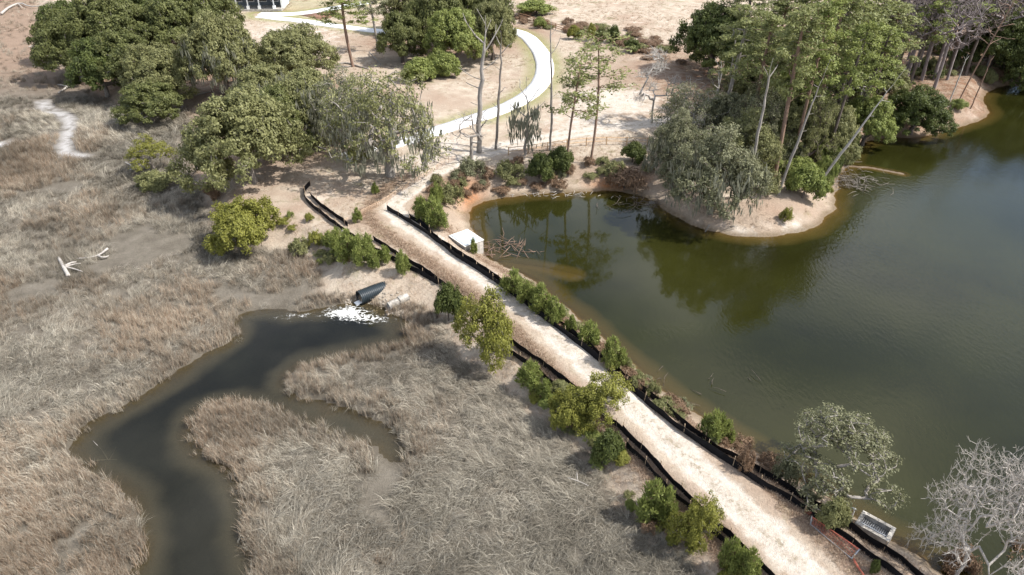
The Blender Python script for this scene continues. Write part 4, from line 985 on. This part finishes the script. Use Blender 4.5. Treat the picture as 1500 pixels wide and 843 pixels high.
# ------------------------------------------------------------------ culvert pipes and outfall
def corrugated(name, a, c, r, parent, m, cut=True, wall=.05, amp=.035):
    a, c = np.array(a), np.array(c); ax = c - a; Lg = np.linalg.norm(ax); ax /= Lg
    u = np.cross(ax, (0, 0, 1.)); u /= np.linalg.norm(u); v = np.cross(u, ax); nA, nS = 40, int(Lg / .045)
    V, F = [], []
    for layer in (0, 1):
        for i in range(nS + 1):
            s_ = Lg * i / nS; rr = r + (amp * math.sin(s_ * 2 * math.pi / .18) if layer == 0 else -wall)
            for k in range(nA):
                th = 2 * math.pi * k / nA; V.append(a + ax * s_ + rr * (math.cos(th) * u + math.sin(th) * v))
    keep = lambda i, k: (not cut) or (i / nS) < .66 + .36 * (.5 - .5 * math.sin(2 * math.pi * k / nA + .5)) * (1 + .06 * math.sin(k * 2.1))
    W = (nS + 1) * nA
    for i in range(nS):
        for k in range(nA):
            if not keep(i, k): continue
            k2 = (k + 1) % nA; q = (i * nA + k, i * nA + k2, (i + 1) * nA + k2, (i + 1) * nA + k)
            F.append(q); F.append(tuple(W + x for x in q[::-1]))
            if i == 0: F.append((k2, k, W + k, W + k2))
            if i == nS - 1 or not keep(i + 1, k): F.append(((i + 1) * nA + k, (i + 1) * nA + k2, W + (i + 1) * nA + k2, W + (i + 1) * nA + k))
    return link(name, mesh_np(name, V, np.array(F), m, True), parent)
pa = G(526, 437, .50); pb = G(571, 412, 1.1); dr = pb - pa; dr[2] = 0; pb = pa + dr / np.linalg.norm(dr) * 6.2 + np.array([0, 0, .12])
t = empty('corrugated_pipe', (pa[0], pa[1], 0)); tag(t, 'large black corrugated culvert pipe running out of the bank, pouring into the creek', 'pipe')
org = np.array([pa[0], pa[1], 0])
corrugated('barrel', pa - org, pb - org, .68, t, M_PIPE, False)
b = MB(); w0 = pa - org; dr = (pa - pb) / np.linalg.norm(pa - pb)
for k in np.linspace(-.22, .22, 5): b.tube([w0 - dr * .3 + np.array([k * dr[1], -k * dr[0], -.42]), w0 + dr * .12 + np.array([k * dr[1], -k * dr[0], -.44]), w0 + dr * .42 + np.array([k * 1.3 * dr[1], -k * 1.3 * dr[0], -.54])], [.05, .06, .08], 6)
tag(b.build('outflow', M_FOAM, None, True, tuple(org)), 'white water pouring out of the black pipe mouth', 'water jet', None, 'stuff')
ca, cb_ = G(569, 449, .35), G(598, 435, .62)
t = empty('concrete_pipe', (ca[0], ca[1], 0)); tag(t, 'broken pale concrete pipe with collar beside the black culvert', 'pipe'); org = np.array([ca[0], ca[1], 0]); mid = ca + (cb_ - ca) * .55
def hollow(name, a, c, r, wall, parent, m):
    o = corrugated(name, a, c, r, parent, m, False, wall, .004); return o
hollow('barrel', ca - org, mid - org, .36, .07, t, M_CONC); hollow('collar', mid - org - (cb_ - ca) * .02, mid - org + (cb_ - ca) * .16, .45, .10, t, M_CONC); hollow('upper_barrel', mid - org + (cb_ - ca) * .14, cb_ - org, .38, .07, t, M_CONC)

def rock_mesh(seed):
    r_ = np.random.default_rng(seed); v, f = [], []
    nA, nB = 7, 5
    for i in range(nB):
        ph = math.pi * (i + .5) / nB
        for k in range(nA): th = 2 * math.pi * k / nA; v.append(np.array([math.sin(ph) * math.cos(th), math.sin(ph) * math.sin(th), .6 * math.cos(ph)]) * r_.uniform(.75, 1.15))
    f = [(i * nA + k, i * nA + (k + 1) % nA, (i + 1) * nA + (k + 1) % nA, (i + 1) * nA + k) for i in range(nB - 1) for k in range(nA)] + [tuple(range(nA)), tuple((nB - 1) * nA + k for k in range(nA))[::-1]]
    me = bpy.data.meshes.new('stone'); me.from_pydata([tuple(x) for x in v], [], [q[::-1] for q in f]); me.materials.append(M_STONE); return me
RK = [rock_mesh(i) for i in range(4)]
rb = MB()
V, F, n0 = [], [], 0
for i in range(150):
    u, v_ = rng.uniform(500, 592), rng.uniform(428, 462)
    pp = at(u, v_, .4)
    me = RK[i % 4]; s_ = rng.uniform(.05, .17); R_ = rotz(rng.uniform(0, 6)); co = np.array([vv.co[:] for vv in me.vertices]) * s_
    rb.add(co @ R_.T + pp, [tuple(pl.vertices) for pl in me.polygons])
tag(rb.build('rubble', M_STONE), 'broken stone rubble on the bank round the pipe mouths', 'rubble', None, 'stuff')

# foam: ragged floating patches downstream of the pipe mouth
oc = G(514, 450); gx, gy = np.meshgrid(np.arange(-13, 6, .1), np.arange(-6.5, 1.8, .1)); X = (gx + oc[0]).ravel(); Y = (gy + oc[1]).ravel()
core = np.exp(-(((X - oc[0] + .2) / 1.9) ** 2 + ((Y - oc[1] + .9) / 1.05) ** 2)); tail = np.exp(-(((X - oc[0] + 5.2) / 2.6) ** 2 + ((Y - oc[1] + 1.6 - .1 * (X - oc[0] + 6.5)) / .8) ** 2)) * .34
tail2 = np.exp(-(((X - oc[0] - 2.2) / 1.7) ** 2 + ((Y - oc[1] + 1.9) / .7) ** 2)) * .6
fm = np.clip(core * .95 + tail + tail2, 0, 1); fh = height(X, Y); on = (fm > .05) & (fh < .0)
gw = gx.shape[1]; gh = gx.shape[0]; on2 = on.reshape(gh, gw); zf = (.012 + .04 * fm * fbm(X * 4, Y * 4, 79)).reshape(gh, gw)
cells = on2[:-1, :-1] & on2[1:, :-1] & on2[:-1, 1:] & on2[1:, 1:]
jj2, ii2 = np.nonzero(cells); qd = np.stack([jj2 * gw + ii2, jj2 * gw + ii2 + 1, (jj2 + 1) * gw + ii2 + 1, (jj2 + 1) * gw + ii2], 1)
uq, inv = np.unique(qd, return_inverse=True)
fo_o = link('foam', mesh_np('foam', np.stack([X[uq], Y[uq], zf.ravel()[uq]], 1), inv.reshape(-1, 4), M_FOAMFILM, True)); fattr(fo_o.data, 'cover', fm[uq]); tag(fo_o, 'white foam floating on the creek below the pipe', 'foam', None, 'stuff')

# ------------------------------------------------------------------ concrete structures
def frame_from(pts, z):
    P_ = [G(u, v, z) for u, v in pts]; c = sum(P_) / 4; e = (P_[1] - P_[0] + P_[2] - P_[3]) / 2; g = (P_[3] - P_[0] + P_[2] - P_[1]) / 2
    return c, math.atan2(e[1], e[0]), np.linalg.norm(e), np.linalg.norm(g)
c, a, l, wd = frame_from([(658, 346), (683, 362), (706, 351), (685, 336)], 1.75)
t = empty('concrete_box', (c[0], c[1], 0), a); tag(t, 'square concrete box with pale metal lid at the pond corner', 'concrete box')
b = MB(); b.box((0, 0, .55), (l, wd, 2.3)); b.build('wall', M_CONC, t)
b = MB(); b.box((0, 0, 1.735), (l + .12, wd + .12, .07)); b.build('rim', M_RIM, t)
b = MB(); b.box((0, 0, 1.79), (l - .22, wd - .22, .05)); b.build('lid', M_LID, t)
b = MB(); b.box((l * .3, 0, 1.84), (.3, .05, .05)); b.build('handle', M_STEEL, t)
c, a, l, wd = frame_from([(1252, 766), (1300, 793), (1315, 775), (1265, 748)], 1.15)
t = empty('concrete_inlet', (c[0], c[1], 0), a); tag(t, 'open concrete inlet box with metal grates at the pond edge', 'inlet')
T = .22
for (x, y, dx, dy) in [(0, wd / 2 - T / 2, l, T), (0, -wd / 2 + T / 2, l, T), (l / 2 - T / 2, 0, T, wd - 2 * T), (-l / 2 + T / 2, 0, T, wd - 2 * T)]:
    b = MB(); b.box((x, y, .1), (dx, dy, 2.1)); b.build('wall', M_CONC, t)
b = MB(); b.box((0, -wd * .16, .95), (l - 2 * T, .09, .12)); b.build('beam', M_STEEL, t)
for nm, y0, y1 in (('grate', -wd * .13, wd / 2 - T), ('grate', -wd / 2 + T, -wd * .19)):
    b = MB(); k = int((l - 2 * T) / .11)
    for i in range(k): b.box((-l / 2 + T + (i + .5) * (l - 2 * T) / k, (y0 + y1) / 2, .86), (.03, y1 - y0 - .01, .05))
    for y in np.linspace(y0 + .05, y1 - .05, 6): b.box((0, y, .83), (l - 2 * T - .02, .025, .03))
    b.build(nm, M_STEEL, t)
b = MB(); b.box((0, 0, -.1), (l - 2 * T, wd - 2 * T, .1)); b.build('floor', M_MULCH, t)
c = G(1244, 745, .9); t = empty('pipe_gauge', (c[0], c[1], 0)); tag(t, 'small white pipe bracket standing in the pond by the inlet', 'bracket')
b = MB(); b.tube([(-.45, .2, 1.1), (.4, -.15, .95)], .05, 6); b.build('bar', M_WHITE, t)
for x, y in ((-.3, .15), (.3, -.1)): b = MB(); b.tube([(x, y, -1.2), (x, y, 1.0)], .04, 6); b.build('leg', M_WHITE, t)

# ------------------------------------------------------------------ house at the top edge
c = G(372, 13, 2.3); g0 = HZ(c[0], c[1])
t = empty('house', (c[0], c[1], g0), R(3)); tag(t, 'grey house with white porch posts and metal roof at the top edge', 'house')
def hb(name, cc, d, m, par=None): b = MB(); b.box(cc, d); return b.build(name, m, par or t)
hb('plinth', (0, 1.2, .25), (13.4, 5.0, .5), M_CONC)
hb('wall', (0, 6.6, 2.3), (13.0, 6.0, 3.7), M_SIDING)
hb('corner_wall', (6.55, 3.4, 2.0), (.5, 6.0, 3.2), M_WHITE)
for x in (-6.2, -3.6, -1.0, 1.6, 5.0):
    po = hb('post', (x, -.9, 2.0), (.24, .24, 3.0), M_WHITE); hb('base', (x, -.9, .85), (.6, .6, .75), M_WHITE, po)
    for s_ in (-1, 1):
        b = MB(); b.tube([(x + s_ * .1, -.9, 2.6), (x + s_ * .8, -.9, 3.4)], .08, 4); b.build('bracket', M_SIDING, po)
hb('beam', (0, -.9, 3.6), (13.4, .3, .25), M_SIDING)
for x in (-4.4, -1.6, 1.4, 4.2):
    wn = hb('window', (x, 3.54, 2.2), (1.9, .10, 1.9), M_WHITE); hb('pane', (x, 3.47, 2.2), (1.6, .06, 1.6), M_GLASS, wn)
b = MB(); b.add([(-7.2, -1.6, 3.72), (7.2, -1.6, 3.72), (7.2, 4.2, 6.6), (-7.2, 4.2, 6.6), (7.2, 10.2, 3.72), (-7.2, 10.2, 3.72), (-7.2, -1.6, 3.62), (7.2, -1.6, 3.62), (7.2, 10.2, 3.62), (-7.2, 10.2, 3.62)],
    [(0, 1, 2, 3), (3, 2, 4, 5), (6, 7, 1, 0), (8, 9, 5, 4), (7, 8, 4, 2, 1), (9, 6, 0, 3, 5), (7, 6, 9, 8)]); b.build('roof', M_ROOF, t)
mp_ = np.array([[*at(u, v)[:2]] for u, v in [(434, 22), (470, 29), (486, 26), (496, 15)]])
V = [(x, y, HZ(x, y) + .05) for x, y in mp_] + [(x, y, HZ(x, y) - .1) for x, y in mp_]
o = link('mulch_bed', mesh_np('mulch_bed', V, [np.array([(0, 1, 2, 3)]), np.array([(4, 5, 1, 0), (5, 6, 2, 1), (6, 7, 3, 2), (7, 4, 0, 3)])], M_MULCH)); o['kind'] = 'structure'

# ------------------------------------------------------------------ driftwood and debris
def log(name, label, cat, paths, m, z0=1.8, group=None):
    p0 = at(*paths[0][0][0], z0); b = MB()
    for pts, r0, r1, lift in paths:
        n = len(pts); Q = []
        for i, (u, v) in enumerate(pts):
            q = at(u, v, z0); lf = lift[i] if isinstance(lift, (list, tuple)) else lift; Q.append(G(u, v, q[2] + lf) - p0)
        b.tube(resample(smooth(Q, 1, False), .3), list(np.linspace(r0, r1, len(resample(smooth(Q, 1, False), .3)))), 6)
    o = b.build(name, m, None, True, tuple(p0)); tag(o, label, cat, group); return o
log('driftwood', 'bleached forked driftwood stump lying in the open marsh', 'driftwood', [([(86, 378), (93, 391), (100, 404)], .15, .2, .3), ([(94, 392), (105, 388), (118, 386)], .13, .04, .35), ([(95, 391), (108, 394), (121, 398)], .11, .03, .35), ([(96, 390), (103, 385), (112, 384)], .14, .05, .45)], BARK['pale'], .2)
log('driftwood', 'long grey driftwood with upturned end right of the forked stump', 'driftwood', [([(112, 379), (130, 378), (146, 374), (158, 364)], .04, .12, [.2, .25, .3, .6]), ([(144, 375), (152, 378), (159, 375)], .1, .06, .3)], BARK['pale'], .2)
log('driftwood', 'curved bleached limb arching out of the dark oak over the marsh', 'driftwood', [([(68, 88), (76, 84), (88, 84), (104, 92)], .08, .24, [.5, 1.2, 1.6, 1.4]), ([(104, 92), (112, 104), (110, 96)], .2, .1, [1.4, .4, 1])], BARK['pale'], .3)
log('driftwood', 'twisted bleached branch at the marsh edge below the low dark oak', 'driftwood', [([(110, 112), (104, 118), (106, 124), (98, 128), (86, 136)], .26, .1, .3), ([(100, 127), (92, 125), (84, 124)], .12, .05, .4), ([(106, 120), (99, 124), (97, 127)], .14, .08, .5)], BARK['pale'], .3)
log('driftwood', 'short pale log on the brown mud left of the grove', 'driftwood', [([(42, 69), (50, 67), (58, 76)], .1, .22, .3)], BARK['pale'], .3)
log('driftwood', 'long bleached fallen tree at the top left corner of the mud', 'driftwood', [([(2, 20), (14, 10), (30, 4), (42, 10), (60, 9)], .3, .12, .5), ([(26, 5), (33, 12)], .15, .06, .5)], BARK['pale'], .3)
log('fallen_branch', 'dark fallen branch beside the rounded oak thicket', 'branch', [([(272, 145), (285, 140), (310, 134)], .2, .08, .3), ([(268, 156), (262, 162)], .12, .06, .3)], BARK['grey'])
log('fallen_branch', 'grey fallen branch right of the small round marsh bush', 'branch', [([(250, 277), (262, 274), (280, 273)], .14, .05, .2)], BARK['grey'], .3)
log('fallen_branch', 'bleached dead branch left of the pale yellow marsh bush', 'branch', [([(183, 238), (192, 242), (197, 249)], .06, .12, .4), ([(190, 249), (200, 248), (208, 248)], .1, .06, .4)], BARK['pale'], .3)
log('stump', 'thin dark leaning stump by the brown dry bush', 'stump', [([(293, 279), (290, 270)], .16, .12, [0, .9])], BARK['dark'], 1.0)
log('fallen_branch', 'pale fallen stake across the outer left fence', 'stake', [([(492, 322 + 25), (503, 337)], .05, .05, [.1, .9])], BARK['pale'])
log('fallen_branch', 'fallen logs at the foot of the bright green pine', 'log', [([(494, 94), (508, 92), (524, 97), (540, 101)], .18, .1, .15), ([(496, 99), (510, 98), (516, 96)], .14, .1, .2), ([(541, 77), (550, 86), (558, 95)], .14, .08, .4)], BARK['grey'])
log('waterlogged_stick', 'thin stake rising from the pond below the mossy oak', 'stake', [([(1030, 345), (1039, 330)], .09, .07, [-.3, .8])], BARK['grey'], 0)
log('driftwood', 'bare grey branches half sunk in the left creek', 'branch', [([(138, 675), (155, 674), (172, 674)], .05, .03, .1), ([(158, 674), (150, 660), (136, 646)], .04, .015, [.1, .3, .3]), ([(160, 674), (166, 664), (170, 655)], .03, .015, [.1, .4, .5])], BARK['grey'], 0)
log('fallen_branch', 'bleached thin branch lying in the marsh below the round bush', 'branch', [([(832, 700), (850, 706), (862, 712)], .05, .03, .3), ([(846, 704), (845, 692)], .03, .015, [.3, .6])], BARK['pale'], .4)
def heap(label, centre, spread, n, seed, m, z=0.05, ln_=(.8, 2.6), cat='brush pile', r0=.05):
    r_ = np.random.default_rng(seed); p0 = G(*centre, 0); b = MB()
    for i in range(n):
        x, y = r_.normal(0, spread[0]), r_.normal(0, spread[1]); a_ = r_.uniform(0, 6.28); l_ = r_.uniform(*ln_); q = np.array([x, y, z + r_.uniform(0, .35)])
        d = np.array([math.cos(a_), math.sin(a_), r_.uniform(-.15, .3)]) * l_ / 2; k = r_.normal(0, .12, 3)
        b.tube([q - d, q + k, q + d], [r0 * r_.uniform(.6, 1.5), r0, r0 * .3], 4)
    o = b.build('brush_pile', m, None, True, tuple(p0)); tag(o, label, cat, None, None); return o
heap('brown sticks and driftwood caught against the concrete box', (738, 364), (1.9, 1.1), 46, 5, BARK['pine'], r0=.03)
heap('grey brush pile in the pond at the foot of the long leaning trunk', (1248, 268), (1.8, 1.8), 130, 6, BARK['oak'], .15, (.8, 2.8), r0=.028)
heap('brown sunken twigs along the pond edge at the lower causeway', (1012, 560), (2.2, 1.6), 18, 8, BARK['dark'], -.12, (.6, 1.6), r0=.02)
heap('pale twigs and litter along the pond edge by the rust stain', (810, 288), (6.0, .35), 46, 9, BARK['pale'], .0, (.4, 1.3), r0=.03)
heap('dark fallen twigs on the pond edge under the brown brush', (945, 300), (2.6, 1.2), 60, 12, BARK['dark'], .1, (.8, 2.2), r0=.03)

# ------------------------------------------------------------------ grass, laid as countless blades
def clump(name, seed, n, h, spread, lean, leanvar, w_, curl=.35):
    r_ = np.random.default_rng(seed); V, F, T_ = [], [], []
    for i in range(n):
        x, y = r_.uniform(-spread, spread, 2); L_ = h * r_.uniform(.55, 1.25); az = r_.normal(0, leanvar); th = np.clip(lean + r_.normal(0, .22), 0.02, 1.45); tt = r_.uniform(0, 1)
        d0 = np.array([math.sin(th * .6) * math.cos(az), math.sin(th * .6) * math.sin(az), math.cos(th * .6)]); th2 = min(1.65, th + curl); az2 = az + r_.normal(0, .25)
        d1 = np.array([math.sin(th2) * math.cos(az2), math.sin(th2) * math.sin(az2), math.cos(th2)]); sd_ = np.array([-math.sin(az + r_.normal(0, .7)), math.cos(az + r_.normal(0, .7)), 0]); sd_ /= np.linalg.norm(sd_)
        a_ = np.array([x, y, -.05]); b_ = a_ + d0 * L_ * .5; c_ = b_ + d1 * L_ * .5; k = len(V); ww = w_ * r_.uniform(.6, 1.4)
        V += [a_ - sd_ * ww * .5, a_ + sd_ * ww * .5, b_ + sd_ * ww * .5, b_ - sd_ * ww * .5, c_]; F += [(k, k + 1, k + 2, k + 3), (k + 3, k + 2, k + 4)]; T_ += [tt] * 5
    q4 = np.array([f for f in F if len(f) == 4]); q3 = np.array([f for f in F if len(f) == 3])
    me = mesh_np(name, V, [q4, q3]); fattr(me, 'tint', T_); return me
def scatter(name, label, cat, pos, yaw, scale, tint, idx, clumps, material, lum=None):
    me = bpy.data.meshes.new(name); pos = np.asarray(pos, np.float32); me.vertices.add(len(pos)); me.vertices.foreach_set('co', pos.ravel())
    fattr(me, 'yaw', yaw); fattr(me, 'sc', scale); fattr(me, 'tint', tint); fattr(me, 'lum', np.full(len(pos), .6) if lum is None else lum)
    a = me.attributes.new('idx', 'INT', 'POINT'); a.data.foreach_set('value', np.asarray(idx, np.int32))
    o = link(name, me); tag(o, label, cat, None, 'stuff')
    ng = bpy.data.node_groups.new(name, 'GeometryNodeTree')
    ng.interface.new_socket('Geometry', in_out='INPUT', socket_type='NodeSocketGeometry'); ng.interface.new_socket('Geometry', in_out='OUTPUT', socket_type='NodeSocketGeometry')
    ns, ln = ng.nodes, ng.links.new; gi, go = ns.new('NodeGroupInput'), ns.new('NodeGroupOutput')
    def at_(nm, ty='FLOAT'): n = ns.new('GeometryNodeInputNamedAttribute'); n.data_type = ty; n.inputs['Name'].default_value = nm; return n.outputs['Attribute']
    jn = ns.new('GeometryNodeJoinGeometry'); m2p = ns.new('GeometryNodeMeshToPoints'); ln(gi.outputs[0], m2p.inputs['Mesh'])
    cx = ns.new('ShaderNodeCombineXYZ'); ln(at_('yaw'), cx.inputs['Z'])
    for k, cm in enumerate(clumps):
        cm.materials.clear(); cm.materials.append(material)
        so = bpy.data.objects.new(name + '_source', cm)
        oi = ns.new('GeometryNodeObjectInfo'); oi.inputs['Object'].default_value = so; oi.inputs['As Instance'].default_value = True
        cmp_ = ns.new('FunctionNodeCompare'); cmp_.data_type = 'INT'; cmp_.operation = 'EQUAL'; ln(at_('idx', 'INT'), cmp_.inputs[2]); cmp_.inputs[3].default_value = k
        ip = ns.new('GeometryNodeInstanceOnPoints'); ln(m2p.outputs[0], ip.inputs['Points']); ln(cmp_.outputs[0], ip.inputs['Selection']); ln(oi.outputs['Geometry'], ip.inputs['Instance'])
        ln(cx.outputs[0], ip.inputs['Rotation']); ln(at_('sc'), ip.inputs['Scale']); ln(ip.outputs[0], jn.inputs[0])
    ln(jn.outputs[0], go.inputs[0])
    md = o.modifiers.new('blades', 'NODES'); md.node_group = ng
    return o
def sample(n, y0, y1, pw=1.0, margin=6):
    """points over the land in view, thinner with distance"""
    y = y0 + (y1 - y0) * rng.uniform(0, 1, n) ** pw; x = rng.uniform(-1, 1, n) * ((.84 * y + 19.6) * .745 + margin)
    return x, y
# marsh
x, y = sample(125000, 18, 215, 1.5); dpn, dcn, dmn = zones(x, y); hz = height(x, y, (dpn, dcn, dmn))
rill = np.minimum(seg_dist(x, y, RILL, False), seg_dist(x, y, RILL2, False))
bald = fbm(x * .11, y * .11, 41); bare_ch = np.minimum(seg_dist(x, y, P2([(560, 650), (570, 700), (545, 745)]), False), seg_dist(x, y, P2([(330, 430), (420, 450)]), False))
k = (dmn < .6) & ((hz > .02) | ((hz > -.10) & (rng.uniform(0, 1, len(x)) < .09))) & (rill > 1.3) & (bald > .27) & (fbm(x * .8, y * .8, 44, 3) > .31) & (bare_ch > .7 + rng.uniform(0, 1, len(x))) & ((y < 112) | (rng.uniform(0, 1, len(x)) < .16 + .5 * sst((x + 62) / 20) * (y < 130)))
x, y, hz, dcn, dmn = x[k], y[k], hz[k], dcn[k], dmn[k]
flow = 6.28 * 1.6 * fbm(x * .05, y * .05, 51, 2) + (fbm(x * .3, y * .3, 52, 2) - .5) * 4.2
orange = fbm(x * .10, y * .10, 53, 3); edge = sst(1 - (dcn - .3) / 2.6)
up = ((edge > rng.uniform(.15, 1.1, len(x))) | (orange > .66 + .10 * rng.uniform(-1, 1, len(x)))) & (y < 160)
streak = rng.uniform(0, 1, len(x)) < .30
idx = np.where(up, rng.integers(3, 6, len(x)), np.where(streak, rng.integers(6, 9, len(x)), rng.integers(0, 3, len(x))))
lum = np.clip(.50 + (fbm(x * .33, y * .33, 58, 3) - .5) * 1.1 + (fbm(x * .07, y * .07, 59, 3) - .5) * 1.1 + rng.normal(0, .13, len(x)) + np.where(streak & ~up, .07, 0), 0, 1)
tint = np.clip(np.where(up, .55, .08) + (orange - .5) * 1.1 + rng.normal(0, .14, len(x)) + sst((y - 105) / 40) * .45, 0, 1)
scale = (.72 + .55 * sst((y - 40) / 110)) * rng.uniform(.7, 1.25, len(x)) * np.where(y > 105, .75, 1) * (.68 + .5 * fbm(x * .09, y * .09, 57, 3))
cl = [clump('mat%d' % i, 80 + i, 34, 1.15, .46, 1.08, .65, .021) for i in range(3)] + [clump('stand%d' % i, 90 + i, 46, 1.15, .36, .26, 3.0, .020, .35) for i in range(3)] + [clump('streak%d' % i, 95 + i, 20, 1.8, .26, 1.15, .34, .023, .3) for i in range(3)]
flow = flow + rng.normal(0, .55, len(x)) + np.where(rng.uniform(0, 1, len(x)) < .18, rng.uniform(0, 6.28, len(x)), 0)
scatter('marsh_grass', 'matted grey tan marsh grass covering the flats', 'grass', np.stack([x, y, hz], 1), flow, scale, tint, idx, cl, M_MARSHG, lum)
# dry grass on the uplands, banks and verges
x, y = sample(130000, 18, 215, 1.4)
rl = resample(ROAD, .5); rl = rl[rl[:, 1] < 76]; ri = rng.integers(1, len(rl) - 1, 9000); rt = rl[ri + 1] - rl[ri - 1]; rt /= np.linalg.norm(rt, axis=1)[:, None]; ro = rng.normal(2.75, .45, 9000) * rng.choice([-1, 1], 9000, p=[.35, .65])
rj = rng.uniform(-.4, .4, 9000)
x = np.r_[x, rl[ri, 0] - rt[:, 1] * ro + rt[:, 0] * rj]; y = np.r_[y, rl[ri, 1] + rt[:, 0] * ro + rt[:, 1] * rj]; dpn, dcn, dmn = zones(x, y); hz = height(x, y, (dpn, dcn, dmn)); dr_ = seg_dist(x, y, ROAD, False); dpth = np.minimum(seg_dist(x, y, PATHC, False), seg_dist(x, y, PATHB, False))
pat = fbm(x * .16, y * .16, 61, 4); verge = (np.abs(dr_ - 3.1) < .75) & (y < 75)
k = (dmn > .3) & (dpn > .7) & (dr_ > 1.75) & (dpth > 2.2) & ((pat > .47) | verge) & ((y < 90) | (rng.uniform(0, 1, len(x)) < .42))
x, y, hz, dpn, pat, verge = x[k], y[k], hz[k], dpn[k], pat[k], verge[k]
tint = np.clip(rng.normal(.3, .2, len(x)) + np.where(verge, .5, 0) + sst(1 - dpn / 4) * .3, 0, 1)
scale = (.55 + .5 * sst((y - 50) / 120)) * rng.uniform(.5, 1.2, len(x)) * np.where(verge, 1.25, 1)
cl = [clump('tuft%d' % i, 100 + i, 22, .42, .26, .55, 3.0, .018) for i in range(3)]
scatter('dry_grass', 'dry tan grass tufts on the banks, verges and fields', 'grass', np.stack([x, y, hz], 1), rng.uniform(0, 6.28, len(x)), scale, tint, rng.integers(0, 3, len(x)), cl, M_DRYG)
